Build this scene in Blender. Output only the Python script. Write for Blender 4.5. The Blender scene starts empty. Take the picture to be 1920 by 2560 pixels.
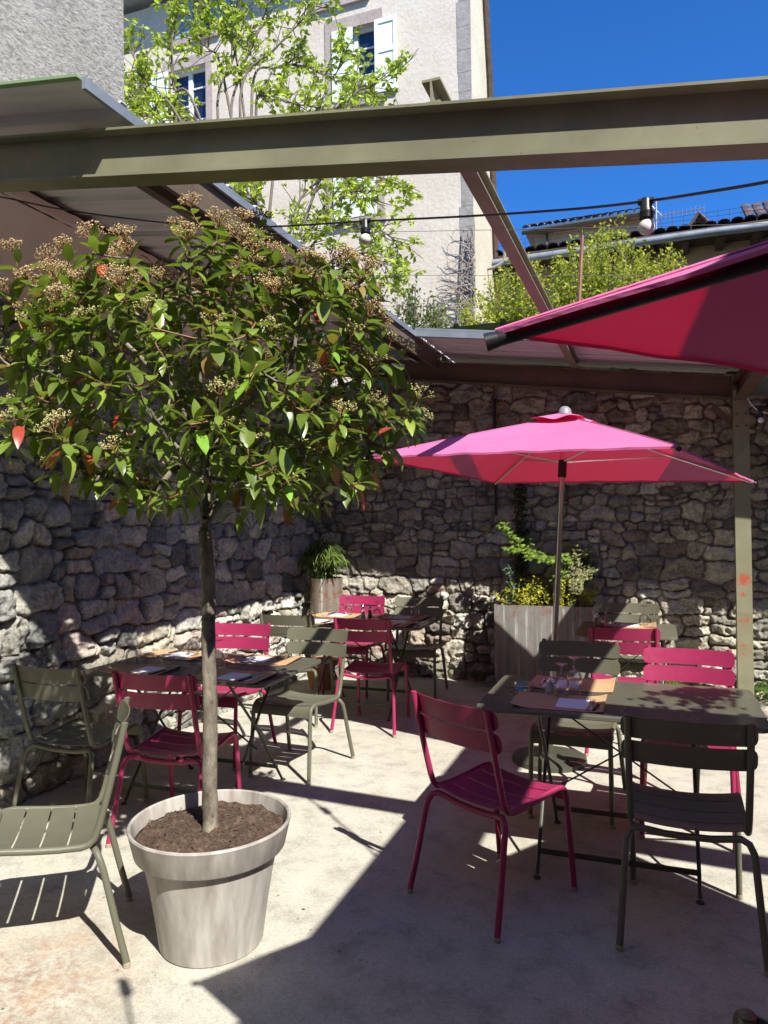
import bpy, math, random
import numpy as np
from mathutils import Vector, Matrix, noise as mnoise
random.seed(7)
PI = math.pi
scene = bpy.context.scene
C = scene.collection

# ------------------------------------------------------------------ helpers
class MB:
    def __init__(s): s.v = []; s.f = []; s.mi = []; s.col = []; s.cm = 0; s.cc = None
    def add(s, vs, fs, col=None):
        o = len(s.v); s.v.extend([tuple(p) for p in vs]); s.f.extend([tuple(i+o for i in f) for f in fs])
        s.mi.extend([s.cm]*len(fs)); s.col.extend([col if col else s.cc]*len(vs)); return s
    def box(s, a, b, M=None):
        x0,y0,z0 = a; x1,y1,z1 = b
        vs = [(x0,y0,z0),(x1,y0,z0),(x1,y1,z0),(x0,y1,z0),(x0,y0,z1),(x1,y0,z1),(x1,y1,z1),(x0,y1,z1)]
        if M: vs = [M @ Vector(p) for p in vs]
        return s.add(vs, [(0,3,2,1),(4,5,6,7),(0,1,5,4),(1,2,6,5),(2,3,7,6),(3,0,4,7)])
    def tube(s, pts, r, n=8, caps=True, col=None, flat=None):
        pts = [Vector(p) for p in pts]; m = len(pts)
        rs = r if isinstance(r, (list, tuple)) else [r]*m
        T = [(pts[min(i+1,m-1)]-pts[max(i-1,0)]).normalized() for i in range(m)]
        up = Vector((0,0,1)) if abs(T[0].z) < .9 else Vector((1,0,0))
        N = T[0].cross(up).normalized(); vs = []; fs = []
        for i in range(m):
            N = (N - T[i]*N.dot(T[i])).normalized(); B = T[i].cross(N)
            for k in range(n):
                a = 2*PI*k/n
                ca, sa = math.cos(a), math.sin(a)
                if flat: sa *= flat
                vs.append(pts[i] + (N*ca + B*sa)*rs[i])
        for i in range(m-1):
            for k in range(n):
                k2 = (k+1) % n
                fs.append((i*n+k, i*n+k2, (i+1)*n+k2, (i+1)*n+k))
        if caps: fs.append(tuple(range(n-1,-1,-1))); fs.append(tuple((m-1)*n+k for k in range(n)))
        return s.add(vs, fs, col)
    def lathe(s, prof, c=(0,0,0), n=32, M=None, col=None):
        vs = []; fs = []; m = len(prof)
        for (r,z) in prof:
            for k in range(n):
                a = 2*PI*k/n; p = Vector((c[0]+r*math.cos(a), c[1]+r*math.sin(a), c[2]+z))
                vs.append(M @ p if M else p)
        for i in range(m-1):
            for k in range(n):
                k2 = (k+1) % n; fs.append((i*n+k, i*n+k2, (i+1)*n+k2, (i+1)*n+k))
        return s.add(vs, fs, col)
    def grid(s, fn, nu, nv, col=None, flip=False):
        vs = [fn(i/nu, j/nv) for j in range(nv+1) for i in range(nu+1)]; w = nu+1
        fs = [(j*w+i, j*w+i+1, (j+1)*w+i+1, (j+1)*w+i) for j in range(nv) for i in range(nu)]
        if flip: fs = [f[::-1] for f in fs]
        return s.add(vs, fs, col)
    def prism(s, poly, z0, z1, M=None):
        n = len(poly); vs = [(x,y,z0) for x,y in poly]+[(x,y,z1) for x,y in poly]
        if M: vs = [M @ Vector(p) for p in vs]
        fs = [tuple(range(n-1,-1,-1)), tuple(range(n,2*n))]+[(i,(i+1)%n,n+(i+1)%n,n+i) for i in range(n)]
        return s.add(vs, fs)
    def build(s, name, mat, parent=None, smooth=False, loc=None):
        me = bpy.data.meshes.new(name); me.from_pydata(s.v, [], s.f)
        mats = mat if isinstance(mat, (list, tuple)) else [mat]
        for m in mats: me.materials.append(m)
        if len(mats) > 1: me.polygons.foreach_set('material_index', s.mi)
        if any(c is not None for c in s.col):
            at = me.color_attributes.new('Col', 'FLOAT_COLOR', 'POINT')
            buf = []
            for c in s.col: buf.extend((*(c or (1,1,1)), 1.0))
            at.data.foreach_set('color', buf)
        if smooth:
            me.polygons.foreach_set('use_smooth', [True]*len(me.polygons))
            if smooth != 'all': me.set_sharp_from_angle(angle=math.radians(smooth if smooth is not True else 40))
        me.update(); o = bpy.data.objects.new(name, me); C.objects.link(o)
        if parent: o.parent = parent
        if loc: o.location = loc
        return o

def tag(o, label, cat, group=None):
    o['label'] = label; o['category'] = cat
    if group: o['group'] = group
    return o
def thing(name, label, cat, loc=(0,0,0), rz=0, group=None):
    o = bpy.data.objects.new(name, None); o.empty_display_size = .1; C.objects.link(o)
    o.location = loc; o.rotation_euler = (0,0,rz); return tag(o, label, cat, group)
def struct(o, kind='structure'): o['kind'] = kind; return o
def dup(root, loc=None, rz=None, label=None, group=None):
    r = root.copy(); C.objects.link(r)
    if loc is not None: r.location = loc
    if rz is not None: r.rotation_euler = (0,0,rz)
    if label: r['label'] = label
    if group: r['group'] = group
    for ch in list(root.children):
        c = ch.copy(); C.objects.link(c); c.parent = r
        for g in list(ch.children):
            d = g.copy(); C.objects.link(d); d.parent = c
    return r
def sm(t): t = max(0, min(1, t)); return t*t*(3-2*t)

# camera model (also used to turn measured directions of the far background into real positions)
T_, F_ = .353, 1838.
PIT, ROL, CH = math.radians(.571), math.radians(.766), 1.58
cz, sz = math.cos(T_), math.sin(T_)
Mz = Matrix(((cz,-sz,0),(sz,cz,0),(0,0,1)))
F0 = Vector((0, math.cos(PIT), math.sin(PIT))); U0 = Vector((0,-math.sin(PIT), math.cos(PIT))); R0 = Vector((1,0,0))
RV = Mz @ (R0*math.cos(ROL) - U0*math.sin(ROL)); UV = Mz @ (U0*math.cos(ROL) + R0*math.sin(ROL)); FV = Mz @ F0
EYE = Vector((0,0,CH))
def ray(x, y): return FV + RV*((x-960)/F_) - UV*((y-1280)/F_)
def at(x, y, D): return EYE + ray(x, y)*D
def onp(x, y, ax, d):
    r = ray(x, y); return EYE + r*((d-EYE[ax])/r[ax])

cam = bpy.data.cameras.new('camera'); co = bpy.data.objects.new('camera', cam); C.objects.link(co)
M4 = Matrix((RV, UV, -FV)).transposed().to_4x4(); M4.translation = EYE; co.matrix_world = M4
cam.sensor_fit = 'VERTICAL'; cam.sensor_height = 24; cam.lens = 24*F_/2560; cam.clip_start = .05; cam.clip_end = 500
scene.camera = co

# ------------------------------------------------------------------ light
SUN = Vector((.70, -.60, 1.0)).normalized()
w = bpy.data.worlds.new('World'); scene.world = w; w.use_nodes = True
nt = w.node_tree; bg = nt.nodes['Background']
sky = nt.nodes.new('ShaderNodeTexSky'); sky.sky_type = 'NISHITA'; sky.sun_disc = False
sky.sun_elevation = math.asin(SUN.z); sky.sun_rotation = math.atan2(SUN.x, SUN.y)
sky.air_density = 1.0; sky.dust_density = .15; sky.ozone_density = 4.0; sky.altitude = 700
tn = nt.nodes.new('ShaderNodeMix'); tn.data_type = 'RGBA'; tn.blend_type = 'MULTIPLY'; tn.inputs[0].default_value = 1.; tn.inputs[7].default_value = (.46, 1.32, 2.35, 1)
nt.links.new(sky.outputs[0], tn.inputs[6]); nt.links.new(tn.outputs[2], bg.inputs[0]); bg.inputs[1].default_value = .05
sl = bpy.data.lights.new('sun', 'SUN'); sl.energy = 5.0; sl.angle = math.radians(.53); sl.color = (1, .955, .88)
so = bpy.data.objects.new('sun', sl); C.objects.link(so); so.rotation_euler = SUN.to_track_quat('Z','Y').to_euler(); so.location = (6,-6,12)
vs_ = scene.view_settings; scene.display_settings.display_device = 'sRGB'
vs_.view_transform = 'Standard'; vs_.look = 'None'; vs_.exposure = .86; vs_.gamma = 1; vs_.use_curve_mapping = False
scene.cycles.max_bounces = 6; scene.cycles.diffuse_bounces = 3; scene.cycles.transparent_max_bounces = 24; scene.cycles.caustics_reflective = False; scene.cycles.caustics_refractive = False

# ------------------------------------------------------------------ materials
class NT:
    def __init__(s, name):
        s.m = bpy.data.materials.new(name); s.m.use_nodes = True; s.t = s.m.node_tree
        s.b = s.t.nodes['Principled BSDF']; s.out = s.t.nodes['Material Output']
    def n(s, typ, **kw):
        nd = s.t.nodes.new(typ)
        for k, v in kw.items():
            if k.startswith('_'): setattr(nd, k[1:], v)
            else:
                key = int(k[1:]) if k[0] == 'i' and k[1:].isdigit() else k.replace('__', ' ')
                nd.inputs[key].default_value = v
        return nd
    def l(s, a, b): s.t.links.new(a, b)
    def coord(s, kind='Object', scale=(1,1,1)):
        tc = s.n('ShaderNodeTexCoord'); mp = s.n('ShaderNodeMapping'); mp.inputs['Scale'].default_value = scale
        s.l(tc.outputs[kind], mp.inputs[0]); return mp.outputs[0]
    def noise(s, vec, scale, detail=5, rough=.55, out=0):
        nd = s.n('ShaderNodeTexNoise', Scale=scale, Detail=detail, Roughness=rough); s.l(vec, nd.inputs['Vector']); return nd.outputs[out]
    def ramp(s, fac, stops, interp='LINEAR'):
        r = s.n('ShaderNodeValToRGB'); s.l(fac, r.inputs[0]); cr = r.color_ramp; cr.interpolation = interp
        while len(cr.elements) < len(stops): cr.elements.new(.5)
        for e, (p, c) in zip(cr.elements, stops):
            e.position = p; e.color = (*c, 1) if not isinstance(c, (int, float)) else (c, c, c, 1)
        return r.outputs[0]
    def mix(s, fac, a, b, mode='MIX'):
        nd = s.n('ShaderNodeMix', _data_type='RGBA', _blend_type=mode)
        for sock, val in ((nd.inputs[0], fac), (nd.inputs[6], a), (nd.inputs[7], b)):
            if hasattr(val, 'links'): s.l(val, sock)
            elif isinstance(val, (int, float)): sock.default_value = val if sock == nd.inputs[0] else (val,)*3+(1,)
            else: sock.default_value = (*val, 1)
        return nd.outputs[2]
    def math(s, op, a, b=0., clamp=False):
        nd = s.n('ShaderNodeMath', _operation=op, _use_clamp=clamp)
        for sock, val in ((nd.inputs[0], a), (nd.inputs[1], b)):
            if hasattr(val, 'links'): s.l(val, sock)
            else: sock.default_value = val
        return nd.outputs[0]
    def bump(s, h, strength=.3, dist=.01, prev=None):
        nd = s.n('ShaderNodeBump', Strength=strength, Distance=dist); s.l(h, nd.inputs['Height'])
        if prev: s.l(prev, nd.inputs['Normal'])
        s.l(nd.outputs[0], s.b.inputs['Normal']); return nd.outputs[0]
    def base(s, c):
        if hasattr(c, 'links'): s.l(c, s.b.inputs['Base Color'])
        else: s.b.inputs['Base Color'].default_value = (*c, 1)
    def set(s, rough=None, metal=None, spec=None):
        if rough is not None:
            if hasattr(rough, 'links'): s.l(rough, s.b.inputs['Roughness'])
            else: s.b.inputs['Roughness'].default_value = rough
        if metal is not None: s.b.inputs['Metallic'].default_value = metal
        if spec is not None: s.b.inputs['Specular IOR Level'].default_value = spec
        return s
def tint(c, k): return tuple(min(1, x*k) for x in c)

def paint(name, c, rough=.45, wear=.06, metal=0, bump=.15, scale=6, spec=.4, chip=None):
    t = NT(name); v = t.coord(); a = t.noise(v, scale, 6, .6)
    col = t.ramp(a, [(.3, tint(c, 1-wear*2)), (.7, tint(c, 1+wear*2))])
    if chip:
        b = t.noise(v, 38, 4, .6); msk = t.ramp(b, [(.69, 0.), (.72, .8)]); col = t.mix(msk, col, chip)
    t.base(col); t.set(t.ramp(t.noise(v, scale*5, 4), [(.3, rough-.08), (.7, rough+.1)]), metal, spec)
    t.bump(t.noise(v, 260, 2), bump, .0006); return t.m
def plain(name, c, rough=.5, metal=0, spec=.5):
    t = NT(name); t.base(c); t.set(rough, metal, spec); return t.m

M = {}
M['olive'] = paint('olive_powder_coat', (.125,.124,.086), .42, .03, spec=.35)
M['magenta'] = paint('magenta_powder_coat', (.30,.024,.082), .42, .03, spec=.35)
M['cap'] = plain('foot_cap_plastic', (.32,.27,.2), .6)
M['darktop'] = paint('dark_olive_table_paint', (.11,.108,.08), .22, .02, spec=.55, bump=.02, scale=2)
M['legdark'] = paint('dark_table_leg_paint', (.06,.062,.045), .4, .04)
M['steel'] = paint('olive_steel_paint', (.205,.203,.13), .5, .10, chip=(.16,.085,.05), bump=.3, scale=3)
M['steelpost'] = paint('olive_post_paint', (.23,.225,.145), .5, .08, bump=.6, scale=4)
M['steelbrownshade'] = paint('brown_shaded_steel_paint', (.115,.085,.058), .5, .1, bump=.3, scale=4)  # brown base also carries shade and red bounce for the olive back beam
M['zinc'] = paint('zinc_flashing', (.24,.275,.315), .42, .1, metal=.3, scale=5)
M['chrome'] = plain('polished_steel', (.72,.70,.68), .16, 1.0)
M['alu'] = plain('brushed_aluminium', (.62,.61,.60), .32, .9)
M['black'] = plain('black_plastic', (.015,.015,.017), .4)
M['cable'] = plain('black_rubber_cable', (.02,.02,.022), .38)
M['wire'] = plain('steel_wire', (.20,.20,.20), .4, .6)
M['greyplastic'] = plain('grey_plastic', (.22,.24,.25), .35)
M['white'] = plain('white_paper_napkin', (.80,.80,.82), .8)
M['bulb'] = plain('opal_glass_bulb', (.72,.71,.66), .25)
M['terracotta'] = paint('terracotta', (.45,.2,.11), .8, .1)

# kraft paper
t = NT('kraft_paper'); v = t.coord(); t.base(t.ramp(t.noise(v, 60, 5), [(.3, (.47,.28,.14)), (.7, (.56,.35,.19))])); t.set(.75); M['kraft'] = t.m
# roof sheets
t = NT('white_coated_sheet'); v = t.coord(scale=(1,1,1)); t.base(t.ramp(t.noise(t.coord(scale=(.6,8,1)), 2, 5), [(.3, (.52,.52,.52)), (.7, (.74,.73,.72))])); t.set(.4, .0); M['sheet'] = t.m
M['greensheet'] = paint('green_coated_sheet', (.075,.105,.045), .4, .1)
M['lightgreen'] = plain('light_green_trim', (.20,.32,.16), .5)

# wall stones: colour comes from a per-stone attribute
def stone_mat(name, k=1.2):
    t = NT(name); v = t.coord(); at_ = t.n('ShaderNodeAttribute'); at_.attribute_name = 'Col'
    a = t.noise(v, 9, 8, .68); b = t.noise(v, 55, 6, .7); c = t.noise(v, 2.2, 3)
    col = t.mix(1.0, at_.outputs['Color'], t.ramp(a, [(.28, .45), (.5, 1.), (.72, 1.4)]), 'MULTIPLY')
    col = t.mix(1.0, col, t.ramp(b, [(.3, .62), (.52, 1.), (.72, 1.25)]), 'MULTIPLY')
    li = t.ramp(t.noise(v, 24, 7, .7), [(.60, 0.), (.68, 1.)])
    li = t.math('MULTIPLY', li, t.ramp(c, [(.42, 0.), (.62, .75)]))
    col = t.mix(li, col, (.52*k,.51*k,.47*k))
    gr = t.ramp(t.noise(v, 5, 4), [(.62, 0.), (.74, .35)]); col = t.mix(gr, col, (.17,.16,.075))
    t.base(col); t.set(.92, 0, .2)
    b1 = t.bump(a, .9, .045); b2 = t.bump(b, .9, .013, b1); t.bump(t.noise(v, 220, 4, .7), .5, .003, b2)
    return t.m
M['stone'] = stone_mat('rubble_stone')

# concrete floor
t = NT('concrete_floor'); v = t.coord()
n1 = t.noise(v, .9, 6, .6); n2 = t.noise(v, 7, 7, .7); n3 = t.noise(v, 160, 4, .75); n4 = t.noise(v, 34, 4, .65); n5 = t.noise(v, 62, 5, .8)
col = t.ramp(n1, [(.3, (.425,.405,.335)), (.7, (.525,.505,.425))])
col = t.mix(1., col, t.ramp(n2, [(.25, .60), (.5, 1.), (.75, 1.15)]), 'MULTIPLY')
col = t.mix(1., col, t.ramp(n3, [(.30, .66), (.52, 1.), (.75, 1.16)]), 'MULTIPLY')
col = t.mix(1., col, t.ramp(n5, [(.30, .74), (.52, 1.), (.75, 1.12)]), 'MULTIPLY')
spots = t.ramp(n4, [(.68, 0.), (.74, .55)]); col = t.mix(spots, col, (.24,.21,.17))
# rust stain near the lower left, and a faint one further right
def blob(cx, cy, r):
    g = t.n('ShaderNodeVectorMath', _operation='DISTANCE'); t.l(v, g.inputs[0]); g.inputs[1].default_value = (cx, cy, 0)
    return t.ramp(g.outputs['Value'], [(r*.25, 1.), (min(r, 1.), 0.)])
st = t.math('MULTIPLY', blob(-2.05, 1.88, .50), t.ramp(t.noise(v, 30, 7, .75), [(.44, 0.), (.60, 1.)]))
col = t.mix(t.math('MULTIPLY', st, .62), col, (.25,.11,.055))
st2 = t.math('MULTIPLY', blob(-2.1, 1.95, .5), t.ramp(t.noise(v, 5, 5, .7), [(.45, 0.), (.7, .6)]))
col = t.mix(st2, col, (.42,.25,.12))
t.base(col); t.set(.82, 0, .3)
b1 = t.bump(n2, .25, .01); t.bump(n3, .45, .0035, b1)
M['concrete'] = t.m
# rough cast plaster
t = NT('rough_cast_plaster'); v = t.coord(scale=(1, .42, 1)); tc = t.n('ShaderNodeTexCoord'); mp = t.n('ShaderNodeMapping'); mp.inputs['Rotation'].default_value = (math.radians(-38),0,0); mp.inputs['Scale'].default_value = (1, .75, 1.25)
t.l(tc.outputs['Object'], mp.inputs[0]); vv = mp.outputs[0]
a = t.noise(vv, 34, 7, .68); c = t.noise(t.coord(), 1.1, 4)
t.base(t.mix(1., t.ramp(c, [(.3, (.40,.385,.34)), (.7, (.52,.50,.45))]), t.ramp(a, [(.35, .62), (.55, 1.05)]), 'MULTIPLY')); t.set(.95, 0, .15)
b1 = t.bump(a, 1.0, .05); t.bump(t.noise(t.coord(), 120, 3), .5, .004, b1); M['roughcast'] = t.m
# smooth plaster
def plaster(name, c1, c2, sc=1.2):
    t = NT(name); v = t.coord(); a = t.noise(v, sc, 6, .65); b = t.noise(v, 14, 5, .6)
    col = t.mix(1., t.ramp(a, [(.3, c1), (.7, c2)]), t.ramp(b, [(.3, .90), (.7, 1.06)]), 'MULTIPLY')
    t.base(col); t.set(.9, 0, .2); b1 = t.bump(b, .5, .02); t.bump(t.noise(v, 70, 4), .4, .006, b1); return t.m
M['plaster'] = plaster('cream_pink_plaster', (.54,.475,.395), (.64,.585,.50))
M['plaster2'] = plaster('yellow_cream_plaster', (.56,.50,.36), (.66,.60,.46))
M['plaster3'] = plaster('tan_plaster', (.42,.34,.22), (.54,.45,.31))
M['plaster4'] = plaster('grey_cream_plaster', (.44,.39,.32), (.52,.47,.40))
M['quoin'] = plaster('grey_dressed_stone', (.24,.225,.215), (.36,.34,.325), 4)
M['quoinp'] = plaster('pinkish_dressed_stone', (.33,.27,.25), (.43,.37,.345), 4)
M['mint'] = paint('mint_shutter_paint', (.70,.775,.72), .55, .05)
M['mintdark'] = paint('blue_grey_shutter_paint', (.26,.36,.37), .55, .06)
M['winframe'] = plain('white_window_paint', (.72,.73,.70), .45)
t = NT('window_glass'); t.base((.012,.02,.045)); t.set(.04, 0, .9); M['glass_dark'] = t.m
M['rafter'] = paint('grey_painted_timber', (.27,.30,.28), .7, .1)
M['timber'] = paint('dark_timber', (.07,.045,.03), .8, .2)
M['woodstep'] = paint('brown_timber', (.17,.11,.07), .7, .2)
# roof tiles
t = NT('clay_roof_tile'); v = t.coord(); a = t.noise(v, 3, 5, .7); t.base(t.ramp(a, [(.3, (.12,.07,.05)), (.5, (.24,.14,.10)), (.7, (.33,.24,.18))])); t.set(.9); t.bump(t.noise(v, 30, 4), .6, .02); M['tile'] = t.m
t = NT('dark_clay_tile'); v = t.coord(); a = t.noise(v, 3, 5, .7); t.base(t.ramp(a, [(.3, (.05,.035,.03)), (.7, (.16,.10,.08))])); t.set(.9); M['tiledark'] = t.m
# leaves
def leaf(name, k=1.0, rough=.32, trans=.35, tc=(.35,.55,.06), spec=.5):
    t = NT(name); a = t.n('ShaderNodeAttribute'); a.attribute_name = 'Col'; v = t.coord()
    col = t.mix(1., a.outputs['Color'], t.ramp(t.noise(v, 30, 3), [(.3, .8*k), (.7, 1.15*k)]), 'MULTIPLY')
    t.base(col); t.set(rough, 0, spec)
    tr = t.n('ShaderNodeBsdfTranslucent'); t.l(t.mix(.55, col, tc, 'MIX'), tr.inputs[0])
    mx = t.n('ShaderNodeMixShader'); mx.inputs[0].default_value = trans
    t.l(t.b.outputs[0], mx.inputs[1]); t.l(tr.outputs[0], mx.inputs[2]); t.l(mx.outputs[0], t.out.inputs[0]); return t.m
M['leaf'] = leaf('glossy_leaf', 1., .30, .30, (.30,.46,.03), .55)
M['leaf2'] = leaf('spring_leaf', 1., .5, .4, (.45,.62,.08), .3)
M['leaf3'] = leaf('soft_leaf', 1., .5, .3, (.35,.5,.08), .3)
M['flower'] = leaf('flower_bud', 1., .7, .12, (.5,.35,.15), .2)
t = NT('smooth_bark'); v = t.coord(); a = t.noise(t.coord(scale=(1,1,.5)), 18, 7, .75)
vo = t.n('ShaderNodeTexVoronoi', Scale=16, Randomness=1.); t.l(v, vo.inputs['Vector'])
ring = t.ramp(vo.outputs['Distance'], [(.05, .55), (.16, 1.), (.6, 1.05)])
t.base(t.mix(1., t.ramp(a, [(.34, (.07,.058,.042)), (.62, (.26,.23,.175))]), ring, 'MULTIPLY')); t.set(.85, 0, .25)
b1 = t.bump(ring, .5, .003); t.bump(a, .9, .008, b1); M['bark'] = t.m
M['twig'] = paint('brown_twig', (.15,.10,.07), .7, .15)
M['twigred'] = paint('reddish_twig', (.26,.12,.08), .6, .15)
M['twiggrey'] = paint('grey_twig', (.16,.135,.11), .8, .15)
M['twigpale'] = paint('dry_pale_vine', (.33,.28,.24), .85, .15)
t = NT('potting_soil'); v = t.coord(); a = t.noise(v, 55, 7, .75); t.base(t.ramp(a, [(.3, (.035,.022,.016)), (.55, (.12,.082,.06)), (.75, (.25,.18,.13))])); t.set(.95, 0, .15); t.bump(a, 1., .012); M['soil'] = t.m
t = NT('marbled_grey_planter_plastic'); v = t.coord(scale=(1,1,.10)); a = t.noise(v, 14, 6, .6); b = t.noise(t.coord(), 3, 3)
wv = t.noise(t.coord(scale=(1,1,.2)), 45, 4)
col = t.mix(1., t.ramp(a, [(.3, (.215,.20,.18)), (.5, (.345,.32,.285)), (.66, (.45,.425,.39))]), t.ramp(wv, [(.3, .9), (.7, 1.06)]), 'MULTIPLY')
sp = t.ramp(t.noise(t.coord(), 70, 3), [(.67, 0.), (.72, .5)]); zz = t.n('ShaderNodeSeparateXYZ'); t.l(t.coord(), zz.inputs[0])
low = t.ramp(zz.outputs[2], [(.02, 1.), (.2, 0.)]); col = t.mix(t.math('MULTIPLY', sp, low), col, (.16,.12,.06))
t.base(col); t.set(.5, 0, .4); M['pot'] = t.m
# streaked steel planters
def streak(name, c1, c2, c3, metal, rough, sc):
    t = NT(name); v = t.coord(scale=(1,1,.05)); a = t.noise(v, sc, 4, .6)
    col = t.ramp(a, [(.33, c1), (.58, c2), (.66, c3)])
    zs = t.n('ShaderNodeSeparateXYZ'); t.l(t.coord(), zs.inputs[0])
    rs = t.ramp(t.noise(t.coord(), 18, 6, .7), [(.50, 0.), (.62, 1.)])
    rs = t.math('MULTIPLY', rs, t.ramp(zs.outputs[2], [(.55, .15), (.85, .9)])); col = t.mix(rs, col, (.22,.10,.05))
    t.base(col); t.set(rough, metal, .4); t.bump(a, .2, .004); return t.m
M['rustbox'] = streak('weathered_steel_sheet', (.17,.17,.155), (.27,.268,.25), (.55,.55,.53), .1, .6, 24)
M['rustcyl'] = streak('streaked_metal_sheet', (.20,.16,.125), (.27,.235,.20), (.60,.57,.52), .3, .45, 22)
# parasol cloth: light passes through it
def cloth(name, refl, trans, mixf):
    t = NT(name); v = t.coord(); a = t.noise(v, 220, 2); b = t.noise(v, 3, 3)
    col = t.mix(1., refl, t.ramp(b, [(.3, .94), (.7, 1.04)]), 'MULTIPLY'); t.base(col); t.set(.85, 0, .15); b0 = t.bump(t.noise(t.coord(scale=(1,1,3)), 5, 4, .6), .35, .03); t.bump(a, .15, .001, b0)
    tr = t.n('ShaderNodeBsdfTranslucent'); tr.inputs[0].default_value = (*trans, 1)
    mx = t.n('ShaderNodeMixShader'); mx.inputs[0].default_value = mixf
    t.l(t.b.outputs[0], mx.inputs[1]); t.l(tr.outputs[0], mx.inputs[2]); t.l(mx.outputs[0], t.out.inputs[0]); return t.m
M['canopy'] = cloth('pink_canopy_cloth', (.66,.19,.40), (.62,.004,.03), .25)
M['tarp'] = cloth('beige_pink_tarpaulin', (.88,.76,.68), (.8,.62,.52), .25)
# thin glass
t = NT('clear_glass'); tr = t.n('ShaderNodeBsdfTransparent'); tr.inputs[0].default_value = (.985,.985,.985,1)
gl = t.n('ShaderNodeBsdfGlossy', Roughness=.03); fr = t.n('ShaderNodeLayerWeight', Blend=.35)
mx = t.n('ShaderNodeMixShader'); t.l(t.ramp(fr.outputs['Fresnel'], [(.0, .04), (.6,.12), (1., .55)]), mx.inputs[0]); t.l(tr.outputs[0], mx.inputs[1]); t.l(gl.outputs[0], mx.inputs[2])
t.l(mx.outputs[0], t.out.inputs[0]); M['glass'] = t.m
M['salt'] = plain('white_salt', (.75,.75,.74), .9); M['pepper'] = plain('brown_pepper', (.33,.19,.10), .9)
t = NT('post_paint_with_red_primer'); v = t.coord(); a = t.noise(v, 6, 5, .6)
col = t.ramp(a, [(.3, (.20,.195,.12)), (.7, (.26,.255,.165))]); zs = t.n('ShaderNodeSeparateXYZ'); t.l(v, zs.inputs[0])
def near(c, r, k):
    g = t.n('ShaderNodeVectorMath', _operation='DISTANCE'); t.l(v, g.inputs[0]); g.inputs[1].default_value = c
    return t.ramp(g.outputs['Value'], [(0., k), (r, 0.)])
n_ = t.noise(v, 34, 7, .8)
w_ = t.math('MAXIMUM', near((.0,-.06,1.05), .085, .26), t.math('MAXIMUM', near((-.01,-.06,.93), .05, .22), t.math('MAXIMUM', near((.0,-.06,.72), .12, .13), near((.0,-.06,.50), .16, .11))))
nearc = t.math('MULTIPLY', t.math('GREATER_THAN', t.math('ADD', n_, w_), .64), t.math('GREATER_THAN', w_, .01))
t.base(t.mix(nearc, col, (.42,.085,.045))); t.set(.5); t.bump(t.noise(v, 120, 4), .5, .003); M['post'] = t.m

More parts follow.
